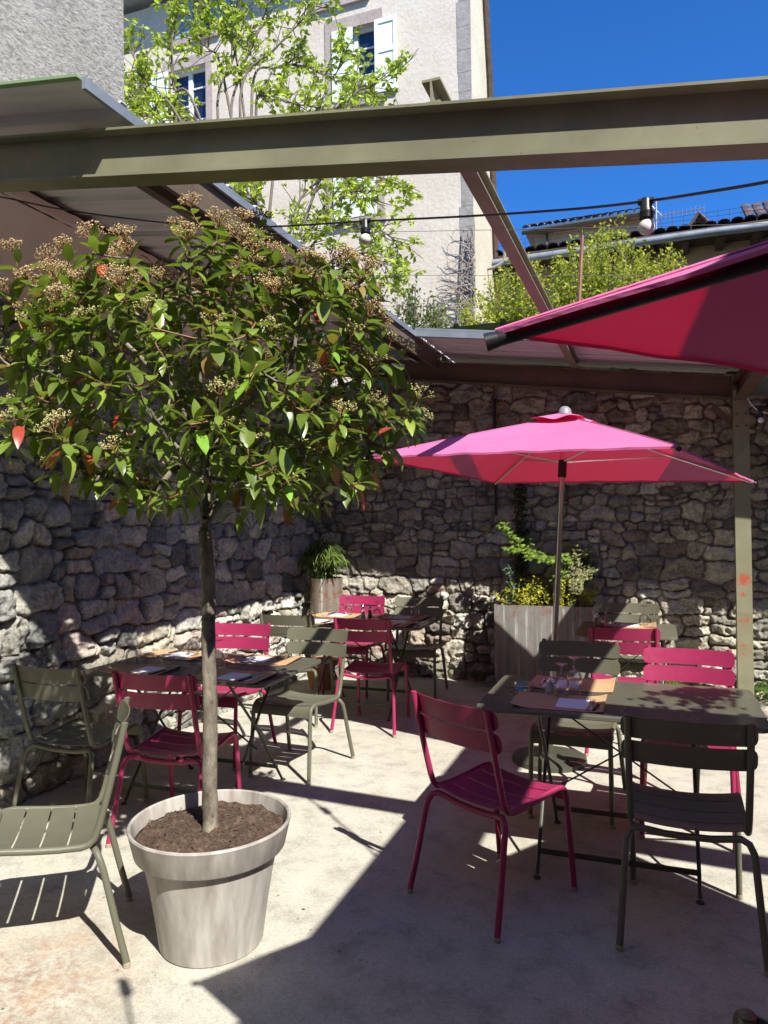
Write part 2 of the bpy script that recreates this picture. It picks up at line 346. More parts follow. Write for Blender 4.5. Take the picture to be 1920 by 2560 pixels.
# ------------------------------------------------------------------ numpy noise and rubble walls
def vnoise(x, y, seed):
    rng = np.random.RandomState(seed); tab = rng.rand(256, 256)
    xi = np.floor(x).astype(int); yi = np.floor(y).astype(int); fx = x-xi; fy = y-yi
    fx = fx*fx*(3-2*fx); fy = fy*fy*(3-2*fy)
    g = lambda a, b: tab[a & 255, b & 255]
    return (g(xi,yi)*(1-fx)+g(xi+1,yi)*fx)*(1-fy)+(g(xi,yi+1)*(1-fx)+g(xi+1,yi+1)*fx)*fy
def fbm(x, y, seed, o=4, ridged=False):
    s = 0; a = .5
    for k in range(o):
        n = vnoise(x*2**k+k*17.3, y*2**k+k*9.1, seed+k)
        s = s + a*(1-abs(2*n-1) if ridged else n); a *= .5
    return s
def rubble(name, L, H, res, seed, place, palette, mortar, zlow, label, rmin=.10, rmax=.2, jd=.045):
    rng = np.random.RandomState(seed); sites = []
    z = -.05
    while z < H+.15:
        rh = rng.uniform(rmin, rmax)*(1.55 if z < zlow else 1.0); s = -rng.uniform(0, .3)
        while s < L+.3:
            wd = rh*rng.uniform(.7, 2.2)
            if rng.rand() < .26:
                for kk in range(2):
                    sites.append((s+wd*.35+rng.uniform(-.01,.01), z+rh*(.25+.5*kk), wd*.36, rh*.26, rng.uniform(-.15,.15)))
                s += wd*.72
            else:
                sites.append((s+wd/2+rng.uniform(-.02,.02), z+rh/2+rng.uniform(-.035,.035), wd*.5, rh*.5*rng.uniform(.85,1.15), rng.uniform(-.22,.22))); s += wd
        z += rh*.97
    S = np.array(sites, dtype=np.float32); n = len(S)
    nu = int(L/res); nv = int(H/res)
    ss, zz_ = np.meshgrid(np.linspace(0,L,nu+1), np.linspace(0,H,nv+1))
    x = ss.ravel().astype(np.float32); y = zz_.ravel().astype(np.float32)
    wx = x + .085*(fbm(x*6, y*6, seed+1)-.47) + .022*(fbm(x*26, y*26, seed+2)-.47)
    wy = y + .085*(fbm(x*6+50, y*6, seed+3)-.47) + .022*(fbm(x*26+50, y*26, seed+4)-.47)
    d1 = np.full(len(x), 9, np.float32); d2 = d1.copy(); idx = np.zeros(len(x), int); lx = d1*0; ly = d1*0
    for i in range(n):
        sx, sy, a, b, r = S[i]
        m = (abs(wx-sx) < a*2.6+.05) & (abs(wy-sy) < b*2.6+.05)
        k = np.nonzero(m)[0]; c, s_ = math.cos(r), math.sin(r)
        dx = wx[k]-sx; dy = wy[k]-sy; u = (dx*c+dy*s_)/a; v_ = (-dx*s_+dy*c)/b
        pw_ = 2.6+3.2*((i*7919) % 10)/10; d = (abs(u)**pw_+abs(v_)**pw_)**(1/pw_)
        bet = d < d1[k]; kb = k[bet]; d2[kb] = d1[kb]; d1[kb] = d[bet]; idx[kb] = i; lx[kb] = u[bet]; ly[kb] = v_[bet]
        ko = k[~bet]; do = d[~bet]; d2[ko] = np.minimum(d2[ko], do)
    e = d2-d1; ab = np.minimum(S[idx,2], S[idx,3])
    sst = lambda t_: np.clip(t_,0,1)**2*(3-2*np.clip(t_,0,1))
    m = sst(e*ab/.020)*sst((1.75-d1)/.2)
    hs = rng.uniform(.6,1.25,n)[idx]; tx = rng.uniform(-.016,.016,n)[idx]; ty = rng.uniform(-.012,.012,n)[idx]
    low = 1+.7*sst((zlow-y)/.4)
    rough = fbm(x*14, y*14, seed+6, 5, True)-.5
    fac = fbm(x*7+3*hs, y*9, seed+9, 3)
    cut = 0
    for q in range(3):
        al = rng.uniform(0, 2*PI, n)[idx]; tq = rng.uniform(.25,.75,n)[idx]; cut = cut + np.maximum(0, lx*np.cos(al)+ly*np.sin(al)-tq)*rng.uniform(.3,1.,n)[idx]
    h = (jd*low*hs*(1-.05*d1**2) - .050*cut)*(m**.45) + (tx*lx+ty*ly)*m + .046*low*rough*m + .03*(fac-.45)*m + .012*(fbm(x*30,y*30,seed+7,3)-.5)
    pal = np.array(palette); mo = np.array(mortar)
    ci = rng.randint(0, len(pal), n); br = rng.uniform(.62, 1.3, n)
    colr = pal[ci][idx]*br[idx][:,None]*np.array([1.22,1.24,1.13])[None,:]
    mk = (m**.7)[:,None]; mcol = mo[None,:]*(.8+.5*fbm(x*10,y*10,seed+8))[:,None]
    colr = colr*mk + mcol*(1-mk)
    P = place(x.astype(float), y.astype(float), h)
    W = nu+1; I = np.arange((nu+1)*(nv+1)).reshape(nv+1, nu+1)
    q = np.stack([I[:-1,:-1], I[:-1,1:], I[1:,1:], I[1:,:-1]], -1).reshape(-1,4)
    verts = P.tolist(); faces = q.tolist()
    # thickness: a back skin and caps so the wall is a solid body
    o = len(verts)
    bk = place(np.array([0,L,L,0.]), np.array([0,0,H,H]), np.full(4,-.45)).tolist(); ft = place(np.array([0,L,L,0.]), np.array([0,0,H,H]), np.full(4,-.012)).tolist()
    verts += bk+ft
    faces += [[o,o+1,o+2,o+3],[o+4,o,o+3,o+7],[o+1,o+5,o+6,o+2],[o+3,o+2,o+6,o+7]]
    me = bpy.data.meshes.new(name); me.from_pydata(verts, [], faces)
    at_ = me.color_attributes.new('Col', 'FLOAT_COLOR', 'POINT')
    cc = np.ones((len(verts),4)); cc[:len(colr),:3] = colr; cc[len(colr):,:3] = mo; at_.data.foreach_set('color', cc.ravel())
    me.materials.append(M['stone']); me.polygons.foreach_set('use_smooth', [True]*len(me.polygons)); me.update()
    ob = bpy.data.objects.new(name, me); C.objects.link(ob); return tag(ob, label, 'wall')
WL, WB = -3.43, 7.07
def placeL(s, z, h): return np.stack([WL+h-.02, 1.8+s, z], -1)
def placeB(s, z, h): return np.stack([-3.5+s, WB-h+.02, z], -1)
greys = [(.36,.355,.345),(.42,.41,.395),(.49,.475,.45),(.30,.30,.30),(.47,.43,.37),(.55,.53,.49),(.42,.36,.33)]
browns = [(.33,.305,.275),(.40,.37,.33),(.46,.42,.37),(.29,.27,.25),(.48,.44,.38),(.37,.30,.265),(.45,.435,.41)]
rubble('stone_wall', 5.3, 3.02, .0095, 11, placeL, greys, (.15,.135,.11), 1.1, 'long grey rubble stone wall at the left behind the potted tree', .10, .20, .048)  # mortar colour darkened here to deepen the shade in the joints
rubble('stone_wall', 5.9, 2.98, .0100, 23, placeB, browns, (.20,.165,.135), 1.0, 'brownish rubble stone wall across the back under the metal roof', .09, .19, .036)

# ------------------------------------------------------------------ ground
g = MB(); g.grid(lambda a, b: (-60+120*a, -60+120*b, 0), 24, 24); gr = g.build('ground', M['concrete']); struct(gr)
# drain channel with grate
dr = thing('floor_drain', 'dark metal grate of the drain channel in the floor at the right', 'drain', (.96, 4.2, 0))
b = MB(); b.box((-.11,-2.6,.002),(-.085,1.9,.012)); b.box((.085,-2.6,.002),(.11,1.9,.012)); b.build('frame', M['alu'], dr)
b = MB()
for k in range(150): b.box((-.085,-2.6+k*.03,.003),(.085,-2.585+k*.03,.009))
b.build('grate', M['legdark'], dr)
b = MB(); b.box((-.0848,-2.6,.0006),(.0848,1.9,.0022)); b.build('channel', M['black'], dr)
b = MB(); b.box((1.15,4.55,0),(2.4,5.6,.16)); b.box((1.13,4.53,.162),(2.42,5.62,.19))
tag(b.build('wooden_step', M['woodstep']), 'low brown timber step at the right edge of the terrace', 'step')

# ------------------------------------------------------------------ steel frame
def ibeam(mb, p0, p1, h, bw, tf=.008, tw=.006, side=None):
    p0, p1 = Vector(p0), Vector(p1); d = (p1-p0).normalized(); sd = Vector(side) if side else Vector((-d.y, d.x, 0)).normalized()
    up = Vector((0,0,1))
    def bar(s0, s1, z0, z1):
        vs = [p + sd*s + up*z for p in (p0, p1) for (s, z) in ((s0,z0),(s1,z0),(s1,z1),(s0,z1))]
        mb.add(vs, [(0,3,2,1),(4,5,6,7),(0,1,5,4),(1,2,6,5),(2,3,7,6),(3,0,4,7)])
    bar(-bw/2, bw/2, 0, tf); bar(-bw/2, bw/2, h-tf, h); bar(-tw/2, tw/2, tf, h-tf)
zb = lambda u: 2.616-.134*u
fb = MB(); ibeam(fb, (-3.6,2.25,zb(-3.6)), (3.6,2.25,zb(3.6)), .18, .10, .009, .007, (0,1,0))
tag(fb.build('steel_beam', M['steel']), 'olive steel I-beam spanning overhead across the whole view', 'beam')
bb = MB(); ibeam(bb, (-3.3,6.68,zb(-3.3)), (.60,6.68,zb(.60)), .18, .10, .009, .007, (0,1,0)); bb.box((.603,6.62,zb(.6)-.02),(.615,6.74,zb(.6)+.19))
tag(bb.build('steel_beam', M['steelbrownshade']), 'olive steel beam along the back wall, coloured brown for shade and red bounce', 'beam')
pb = MB(); ibeam(pb, (-.64,2.215,zb(-.64)+.183), (-.64,6.78,zb(-.64)+.183), .08, .06, .008, .006)
tag(pb.build('purlin', M['steelpost']), 'narrow steel purlin with open I-shaped end resting on the overhead beam', 'purlin', 'purlins of the pergola')
sb = MB(); ibeam(sb, (.67,2.31,zb(.67)-.01), (.67,6.9,zb(.67)-.01), .17, .10, .009, .007)
tag(sb.build('steel_beam', M['steelbrownshade']), 'steel beam running back to the top of the post at right', 'beam')
sb = MB(); ibeam(sb, (.67,-2.6,zb(.67)-.01), (.67,2.19,zb(.67)-.01), .17, .10, .009, .007)
tag(sb.build('steel_beam', M['steelbrownshade']), 'steel beam carrying on toward the restaurant on the viewer side of the overhead beam', 'beam')
gt = MB(); gt.box((.735,-2.6,zb(.67)+.07),(1.0,7.0,zb(.67)+.155)); tag(gt.build('box_gutter', M['zinc']), 'grey box gutter beside the beam over the right post', 'gutter')
po = thing('steel_post', 'olive steel post with red primer patches carrying the roof at right', 'post', (.67,6.66,0))
b = MB(); b.box((-.058,-.058,.012),(.058,.058,zb(.67)-.012)); o_ = b.build('column', M['post'], po)
b = MB(); b.box((-.10,-.10,.001),(.10,.10,.0118)); b.build('base_plate', M['steelpost'], po)
b = MB(); Mx = Matrix.Rotation(math.radians(0),4,'Y')
b.prism([(.0,0),(.16,.16),(.13,.19),(-.03,.03)], -.02, .02, Matrix(((-1,0,0,-.062),(0,0,1,0),(0,1,0,zb(.67)-.22),(0,0,0,1)))); b.build('knee_brace', M['steelbrownshade'], po)

# roof sheets
zr = lambda u: 2.974-.134*(u+.64)+.004     # underside height
def ribbed(mb, u0, u1, v0, v1, per, depth, frac, th=.004, zoff=0.):
    prof = [(0,0),(per*(1-frac)*.98,0),(per*(1-frac*.7),depth),(per*(1-frac*.3),depth),(per,0)]
    pts = []; v_ = v0
    while v_ < v1-1e-6:
        for (a, h) in prof[:-1]:
            if v_+a <= v1: pts.append((v_+a, h))
        v_ += per
    pts.append((v1, 0)); n = len(pts)
    for du in (0,):
        vs = []
        for u in (u0, u1):
            for off in (0, th):
                vs += [(u, v__, zr(u)+h+off+zoff) for v__, h in pts]
        fs = []
        for i in range(n-1):
            fs.append((i, i+1, 2*n+i+1, 2*n+i)); fs.append((n+i, 3*n+i, 3*n+i+1, n+i+1))
            fs.append((i, n+i, n+i+1, i+1)); fs.append((2*n+i, 2*n+i+1, 3*n+i+1, 3*n+i))
        mb.add(vs, fs)
rf = thing('lean_to_roof', 'metal lean-to roof wrapping the left and back walls with pale ribbed underside', 'roof', (0,0,0))
r1 = MB(); ribbed(r1, -3.62, -1.87, 2.06, 7.3, .25, .032, .28); r1.build('roof_sheet', M['sheet'], rf)
r1 = MB(); ribbed(r1, -1.862, .60, 5.90, 7.3, .076, .016, .6); r1.build('roof_sheet', M['sheet'], rf)
r1 = MB(); ribbed(r1, .56, 3.4, 5.9, 7.3, .076, .016, .6, zoff=.024); r1.build('roof_sheet', M['sheet'], rf)
b = MB(); z0 = zr(-1.86)
b.box((-1.866,2.05,z0-.035),(-1.85,5.875,z0+.006)); b.add([(-1.862,5.86,z0-.03),(.6,5.86,zr(.6)-.03),(.6,5.895,zr(.6)-.03),(-1.862,5.895,z0-.03),(-1.862,5.86,z0+.04),(.6,5.86,zr(.6)+.04),(.6,5.895,zr(.6)+.04),(-1.862,5.895,z0+.04)],[(0,3,2,1),(4,5,6,7),(0,1,5,4),(1,2,6,5),(2,3,7,6),(3,0,4,7)])
b.build('edge_flashing', M['zinc'], rf)
b = MB(); b.add([(-3.62,2.03,zr(-3.62)-.002),(-1.87,2.03,zr(-1.87)-.002),(-1.87,2.055,zr(-1.87)-.002),(-3.62,2.055,zr(-3.62)-.002),(-3.62,2.03,zr(-3.62)+.008),(-1.87,2.03,zr(-1.87)+.008),(-1.87,2.055,zr(-1.87)+.008),(-3.62,2.055,zr(-3.62)+.008)],[(0,3,2,1),(4,5,6,7),(0,1,5,4),(1,2,6,5),(2,3,7,6),(3,0,4,7)])
b.build('front_trim', M['lightgreen'], rf)
for (u, wd, lab) in ((-1.925, .05, 'brown edge purlin under the zinc flashing of the left roof'), (-2.14, .045, 'narrow purlin one bay in from the left roof edge'), (-3.0, .05, 'purlin beside the tarpaulin under the left roof')):
    b = MB(); b.box((u-wd/2,2.37,zb(u)+.185),(u+wd/2,7.05,zr(u)-.004)) if u > -1.93 else ibeam(b, (u,2.37,zb(u)+.185), (u,7.05,zb(u)+.185), zr(u)-zb(u)-.19, wd)
    tag(b.build('purlin', M['steelbrownshade']), lab, 'purlin', 'purlins of the pergola')
b = MB(); b.box((-1.895,2.37,zb(-1.9)+.10),(-1.872,6.6,zr(-1.88)-.006)); b.build('fascia_board', M['steelbrownshade'], rf)
# dark green ribbed roof of the neighbour beyond the back wall
gmb = MB()
def gs(off):
    pts = []
    u = -3.4
    while u < 4.0:
        pts += [(u,0),(u+.40,0),(u+.42,.035),(u+.46,.035),(u+.48,0)]; u += .5
    n = len(pts); vs = [(p[0], 7.62, 3.62+p[1]+off) for p in pts]+[(p[0], 9.2, 3.22+p[1]+off) for p in pts]
    fs = [(i, i+1, n+i+1, n+i) for i in range(n-1)]; gmb.add(vs, [f[::-1] for f in fs] if off == 0 else fs); return n
gs(0); gs(.006); gmb.box((-3.4,8.6,0),(4.0,8.7,3.35))
tag(gmb.build('shed_roof', M['greensheet']), 'dark green ribbed shed roof showing just above the back wall', 'roof')

# tarpaulin
b = MB()
def tarp(a, c):
    v_ = 1.2+5.9*a; u = -2.93-.50*c; z = (zr(-2.93)-.035)*(1-c)+2.86*c + .012*math.sin(v_*9+c*3)*math.sin(c*PI)-.03*math.sin(c*PI)
    return (u, v_, z+.004*math.sin(v_*40)*(1-c))
b.grid(tarp, 90, 10); b.grid(lambda a, c: (lambda p: (p[0]+.012*c*0-.0, p[1], p[2]-.05*c))(tarp(a, 0)), 90, 2)
tp = tag(b.build('tarpaulin', M['tarp'], smooth='all'), 'beige-pink tarpaulin stretched under the left roof along the wall', 'tarpaulin')
for k in range(7):
    b = MB(); b.lathe([(.004,0),(.012,.002),(.014,0),(.012,-.002),(.004,0)], (0,0,0), 12, Matrix.Translation((-2.922, 2.0+.7*k, zr(-2.93)-.06)) @ Matrix.Rotation(PI/2,4,'Y')); b.build('eyelet', M['black'], tp)
# tension wires
for k in range(6):
    v_ = 2.7+.7*k; b = MB(); pts = []
    for i in range(13):
        a = i/12; u = -2.92+6.2*a; pts.append((u, v_, zr(-2.93)-.06-.125*(u+2.92)-.02*math.sin(a*PI)))
    b.tube(pts, .0014, 5)
    tag(b.build('tension_wire', M['wire']), 'thin tension wire strung from the tarpaulin across the courtyard', 'wire', 'tension wires over the terrace')

# string lights
def smooth_path(pts, n=8):
    P = [Vector(p) for p in pts]; out = []
    for i in range(len(P)-1):
        p0 = P[max(i-1,0)]; p1 = P[i]; p2 = P[i+1]; p3 = P[min(i+2,len(P)-1)]
        for k in range(n):
            t_ = k/n; out.append(.5*((2*p1)+(p2-p0)*t_+(2*p0-5*p1+4*p2-p3)*t_*t_+(3*p1-p0-3*p2+p3)*t_**3))
    out.append(P[-1]); return out
def bulb_parts(root, p, s=1.0):
    m = Matrix.Translation(p) @ Matrix.Scale(s,4)
    h = MB(); h.tube([m@Vector((-.022,0,.004)), m@Vector((.022,0,.004))], .010*s, 8); h.lathe([(.0,.014),(.012,.012),(.0165,.004),(.0165,-.02),(.0185,-.024),(.0185,-.044),(.016,-.048),(.0,-.048)], (0,0,0), 20, m)
    for k in range(5): h.lathe([(.0185,-.026-k*.004),(.0196,-.028-k*.004),(.0185,-.030-k*.004)], (0,0,0), 20, m)
    hh = h.build('socket', M['black'], root, smooth=40)
    g_ = MB(); g_.lathe([(.0001,-.048),(.012,-.049)]+[(.0225*math.sin(a), -.069-.0225*math.cos(PI-a)*-1) for a in ()]+[(.0225*math.sin(PI*k/12), -.0695+.0225*math.cos(PI*k/12)) for k in range(2,13)], (0,0,0), 24, m); g_.build('bulb', M['bulb'], hh, smooth='all')
cab = [at(-150,468,3.4), at(0,492,3.42), at(177,527,3.44), at(456,561,3.35), at(658,567,3.25), at(913,553,3.0), at(1160,541,2.6), at(1430,523,2.28), at(1615,503,2.07), at(1780,478,1.88), at(1930,452,1.74), at(2200,395,1.5)]
sg = thing('string_light', 'black cable of festoon lights with opal bulbs hanging across the terrace', 'string light', (0,0,0))
b = MB(); b.tube(smooth_path(cab), .0065, 8, flat=.45); b.build('cable', M['cable'], sg, smooth='all')
for p in (cab[5], cab[8]): bulb_parts(sg, p-Vector((0,0,.004)))
# second run above the camera (its bulb shadow falls on the floor)
sg2 = thing('string_light', 'festoon cable with a bulb running nearer the viewer overhead', 'string light', (0,0,0))
c2 = [Vector((1.6,-.9,2.60)), Vector((.7,-.05,2.46)), Vector((-.05,.62,2.40)), Vector((-.12,.75,2.41)), Vector((-1.9,1.5,3.02))]
c2 = [Vector((1.8,-1.1,2.62)), Vector((.8,-.2,2.46)), Vector((-.05,.62,2.42))]
b = MB(); b.tube(smooth_path(c2), .006, 6); b.build('cable', M['cable'], sg2); bulb_parts(sg2, c2[-1])
# small bulb near the right post
sg3 = thing('string_light', 'small white bulb on a thin wire beside the right post', 'string light', (0,0,0))
p = at(1902, 1028, 5.4); b = MB(); b.tube(smooth_path([at(1868,995,5.5), at(1885,1018,5.45), p, at(1940,1035,5.3), at(2050,1030,5.1)]), .004, 6); b.build('cable', M['winframe'], sg3); bulb_parts(sg3, p, .95)

# ------------------------------------------------------------------ chairs
def chair(mat, name='bistro_chair'):
    r = thing(name, 'x', 'chair')
    R_ = .0128
    for s in (-1, 1):
        post = [(.204*s,.000,.855),(.203*s,.022,.76),(.202*s,.062,.60),(.201*s,.090,.495),(.2*s,.104,.455),(.2*s,.122,.435),(.2*s,.150,.428)]
        rail = [(.2*s,.22,.430),(.2*s,.31,.438),(.2*s,.39,.448),(.2*s,.43,.452),(.2*s,.458,.449),(.2*s,.478,.437),(.2005*s,.490,.418),(.201*s,.494,.395)]
        b = MB(); b.tube(post+rail, R_, 10); b.lathe([(.0001,.004),(.009,.003),(.0128,0)], (.204*s,.0,.855), 10)
        b.build('side_frame', mat, r, smooth=50)
        b = MB(); b.tube([(.201*s,.494,.396),(.2035*s,.508,.25),(.207*s,.53,.014)], [R_,R_,.0122], 10); lg = b.build('leg', mat, r, smooth=50)
        b = MB(); b.lathe([(.0001,0),(.0125,0),(.0138,.004),(.0138,.018),(.0122,.02)], (.207*s,.53,0), 10); b.build('foot_cap', M['cap'], lg)
        rl = [(0,.125,.392),(.08*s,.122,.395),(.14*s,.117,.405),(.178*s,.110,.412),(.202*s,.098,.402),(.215*s,.086,.375),(.219*s,.074,.335),(.230*s,.040,.18),(.243*s,.0,.014)]
        b = MB(); b.tube(rl, R_, 10); lg = b.build('leg', mat, r, smooth=50)
        b = MB(); b.lathe([(.0001,0),(.0125,0),(.0138,.004),(.0138,.018),(.0122,.02)], (.243*s,.0,0), 10); b.build('foot_cap', M['cap'], lg)
    # seat: five slats that follow the rails and dip in the middle
    prof = [(.112,.446),(.15,.437),(.22,.439),(.31,.447),(.39,.457),(.43,.461),(.462,.458),(.486,.445),(.5,.42),(.506,.385)]
    L = [0]
    for a, c in zip(prof, prof[1:]): L.append(L[-1]+math.dist(a, c))
    def pr(d):
        for i in range(len(L)-1):
            if d <= L[i+1]: k = (d-L[i])/(L[i+1]-L[i]); return prof[i][0]+(prof[i+1][0]-prof[i][0])*k, prof[i][1]+(prof[i+1][1]-prof[i][1])*k
        return prof[-1]
    tot = L[-1]; ns = 5; gap = .0065; sw = (tot-gap*(ns-1))/ns
    b = MB()
    for i in range(ns):
        d0 = i*(sw+gap); nx = 10; ny = 5 if i == ns-1 else 3
        def fn(a, c, off):
            x = -.192+.384*a; y, z = pr(d0+sw*c); dip = .020*(1-(x/.2)**2); y2, z2 = pr(d0+sw*c+.002); y1, z1 = pr(d0+sw*c-.002)
            ty, tz = y2-y1, z2-z1; ln = math.hypot(ty, tz) or 1; ny_, nz_ = -tz/ln, ty/ln
            return (x, y+ny_*(off-dip*.9), z+nz_*(off-dip*.9))
        b.grid(lambda a, c: fn(a, c, 0), nx, ny); b.grid(lambda a, c: fn(a, c, -.004), nx, ny, flip=True)
        b.grid(lambda a, c: fn(a, 0, -.004*c), nx, 1, flip=True); b.grid(lambda a, c: fn(a, 1, -.004*c), nx, 1)
    b.build('seat', mat, r, smooth=30)
    b = MB()
    for (z0, z1) in ((.768,.850),(.676,.758)):
        nx = 16; hw = .229; rad = .026
        def fn(a, c, off):
            x = -hw+2*hw*(a if .0001 < a < .9999 else a); e = hw-abs(x); zt, zb_ = z1, z0
            if e < rad: k = rad-math.sqrt(max(0, rad*rad-(rad-e)**2)); zt -= k; zb_ += k
            z = zb_+(zt-zb_)*c; y = .014+(.855-z)*.235 - .030*(1-(x/.205)**2)
            return (x, y+off, z)
        xs = [0,.008,.02,.04,.07]+[.07+.86*k/12 for k in range(1,12)]+[.93,.96,.98,.992,1]
        n = len(xs)-1; G = lambda off: (lambda a, c: fn(xs[int(round(a*n))], c, off))
        b.grid(G(0), n, 2); b.grid(G(.004), n, 2, flip=True)
        b.grid(lambda a, c: fn(xs[int(round(a*n))], 1, .004*c), n, 1); b.grid(lambda a, c: fn(xs[int(round(a*n))], 0, .004*c), n, 1, flip=True)
    b.build('backrest', mat, r, smooth=40); return r
PINK = chair(M['magenta']); OLV = chair(M['olive'])
CH_ = [
 (PINK, -.787, 2.844, -.519, 'magenta chair in the foreground at the left end of the right-hand table'),
 (OLV, .097, 2.819, .006, 'dark olive chair nearest the viewer at right, back turned, in full shade'),
 (OLV, -.427, 4.434, 3.128, 'olive chair behind the right-hand table with half its backrest in shade'),
 (PINK, .158, 4.343, 3.074, 'sunlit magenta chair behind the right-hand table next to the steel post'),
 (PINK, -.206, 5.029, .036, 'magenta chair in front of the small square table by the planter'),
 (OLV, -.204, 6.509, 3.124, 'olive chair against the back wall behind the small square table'),
 (PINK, -2.634, 6.539, 3.188, 'magenta chair by the back wall beside the cylindrical planter'),
 (OLV, -2.067, 6.541, 3.288, 'olive chair by the back wall at the right end of the middle table'),
 (PINK, -2.037, 5.012, .058, 'magenta chair in front of the middle table with sunlit left leg'),
 (OLV, -2.694, 5.073, .093, 'olive chair seen from behind between the left table and middle table'),
 (OLV, -2.141, 4.513, 3.085, 'olive chair behind the left table with a shadow stripe across its backrest'),
 (PINK, -2.769, 4.576, 3.204, 'bright magenta chair behind the left table close to the stone wall'),
 (PINK, -2.282, 2.929, .1, 'magenta chair partly hidden behind the tree trunk in front of the left table'),
 (OLV, -2.922, 2.913, .018, 'olive chair at the far left near the wall facing the left table'),
 (OLV, -1.938, 2.335, 2.239, 'olive chair in the left foreground beside the big pot, seen from the side'),
 (OLV, .36, 1.12, -.25, 'olive chair whose back tube tip just enters the bottom right corner'),
]
a_ = -.25; r_ = ray(1868, 2533); p_ = EYE + r_*((.858-CH)/r_.z)
CH_[-1] = (OLV, p_.x+.204*math.cos(a_), p_.y+.204*math.sin(a_), a_, CH_[-1][4])
used = set()
for (pr_, u, v_, a, lab) in CH_:
    grp = 'magenta and olive metal chairs around the tables'
    if pr_.name not in used:
        used.add(pr_.name); pr_.location = (u, v_, 0); pr_.rotation_euler = (0,0,a); pr_['label'] = lab; pr_['group'] = grp
    else: dup(pr_, (u, v_, 0), a, lab, grp)

# ------------------------------------------------------------------ tables
def rrect(w_, d_, r, n=6):
    pts = []
    for cx, cy, a0 in ((w_/2-r, d_/2-r, 0), (-w_/2+r, d_/2-r, PI/2), (-w_/2+r, -d_/2+r, PI), (w_/2-r, -d_/2+r, 1.5*PI)):
        for k in range(n+1): a = a0+PI/2*k/n; pts.append((cx+r*math.cos(a), cy+r*math.sin(a)))
    return pts
def table(u, v_, w_, d_, rz, label, legu, legd, mat):
    t_ = thing('folding_table', label, 'table', (u, v_, 0), rz, 'dark metal folding tables')
    b = MB(); o1 = rrect(w_, d_, .055); o2 = rrect(w_-.006, d_-.006, .052); o3 = rrect(w_-.03, d_-.03, .045); n = len(o1)
    rings = [(o2,.7395),(o1,.7365),(o1,.722),(o2,.7195),(o3,.7215),(o3,.736)]
    vs = [(x,y,z) for r_, z in rings for x, y in r_]; fs = [tuple(range(n))]
    for k in range(len(rings)-1):
        for i in range(n): j = (i+1) % n; fs.append((k*n+j, k*n+i, (k+1)*n+i, (k+1)*n+j))
    fs.append(tuple(5*n+i for i in range(n-1,-1,-1))); b.add(vs, fs); b.build('tabletop', mat, t_, smooth=35)
    for s in (-1, 1):
        for q in (-1, 1):
            x = legu*s+.006*q; b = MB()
            b.tube([(x, -q*legd*.98, .72), (x, 0, .40), (x, q*legd, .012)], .0085, 8, flat=.8)
            b.lathe([(.0001,0),(.017,0),(.017,.006),(.006,.012),(.0001,.012)], (x, q*legd+.012*q, 0), 10); b.build('leg', M['legdark'], t_, smooth=40)
    for q in (-1, 1):
        b = MB(); b.box((-legu, q*legd*.86-.004, .085), (legu, q*legd*.86+.004, .108)); b.build('stretcher', M['legdark'], t_)
        b = MB(); b.box((-legu-.03, q*legd*.95-.008, .706),(legu+.03, q*legd*.95+.008,.7205)); b.build('top_rail', M['legdark'], t_)
    b = MB(); b.tube([(-legu,.02,.70),(legu,.02,.27)], .009, 6, flat=.4); b.tube([(-legu,-.02,.27),(legu,-.02,.70)], .009, 6, flat=.4); b.build('cross_brace', M['legdark'], t_)
    return t_
table(-.175, 3.575, 1.19, .72, .0, 'large dark folding table at right with one pair of place settings', .33, .30, M['darktop'])
table(-2.49, 3.69, 1.19, .74, .0, 'dark folding table at left behind the tree trunk, laid for four', .33, .30, M['darktop'])
table(-2.31, 5.745, 1.19, .72, .0, 'dark folding table in the back corner laid for four with shakers', .33, .30, M['darktop'])
table(-.21, 5.77, .69, .68, .0, 'small square folding table beside the steel planter', .25, .27, M['olive'])

# ------------------------------------------------------------------ tableware
TZ = .7402
def glass_proto():
    g_ = MB(); ou = [(.0315,0),(.0365,.02),(.0385,.04),(.036,.06),(.026,.08),(.012,.090),(.005,.096),(.0038,.11),(.0038,.128),(.006,.138),(.02,.145),(.033,.1475),(.033,.149),(.006,.1495),(.0001,.1495)]
    inn = [(.0303,0),(.0352,.02),(.0372,.04),(.0347,.06),(.0247,.079),(.010,.088),(.0001,.0895)]
    g_.lathe(ou, n=22); g_.lathe(inn[::-1], n=22); return g_.build('wine_glass', M['glass'], smooth='all')
GP = glass_proto(); first = [True]
def put(proto, flag, loc, rz, label, cat, group):
    if flag[0]: flag[0] = False; o = proto
    else: o = dup(proto)
    o.location = loc; o.rotation_euler = (0,0,rz); tag(o, label, cat, group); return o
for (u, v_, lab) in ((-.423,3.53,'upturned wine glass nearest the napkin on the right table'),(-.384,3.715,'upturned wine glass on the far placemat of the right table'),
    (-2.931,3.588,'upturned wine glass at the left end of the left table'),(-2.744,3.935,'upturned wine glass half behind the trunk at the back of the left table'),(-2.398,3.682,'upturned wine glass just right of the tree trunk on the left table'),(-2.136,3.974,'upturned wine glass at the far right corner of the left table'),
    (-2.75,5.651,'upturned wine glass at the left end of the corner table'),(-2.558,6.0,'upturned wine glass before the magenta chair at the back wall'),(-2.2,5.768,'upturned wine glass right of the shakers on the corner table'),(-1.95,6.03,'upturned wine glass at the far right corner of the corner table'),
    (-.359,5.815,'upturned wine glass at the left of the small square table'),(-.092,5.99,'upturned wine glass at the right of the small square table')):
    put(GP, first, (u, v_, TZ+.0012), 0, lab, 'glass', 'upturned wine glasses')
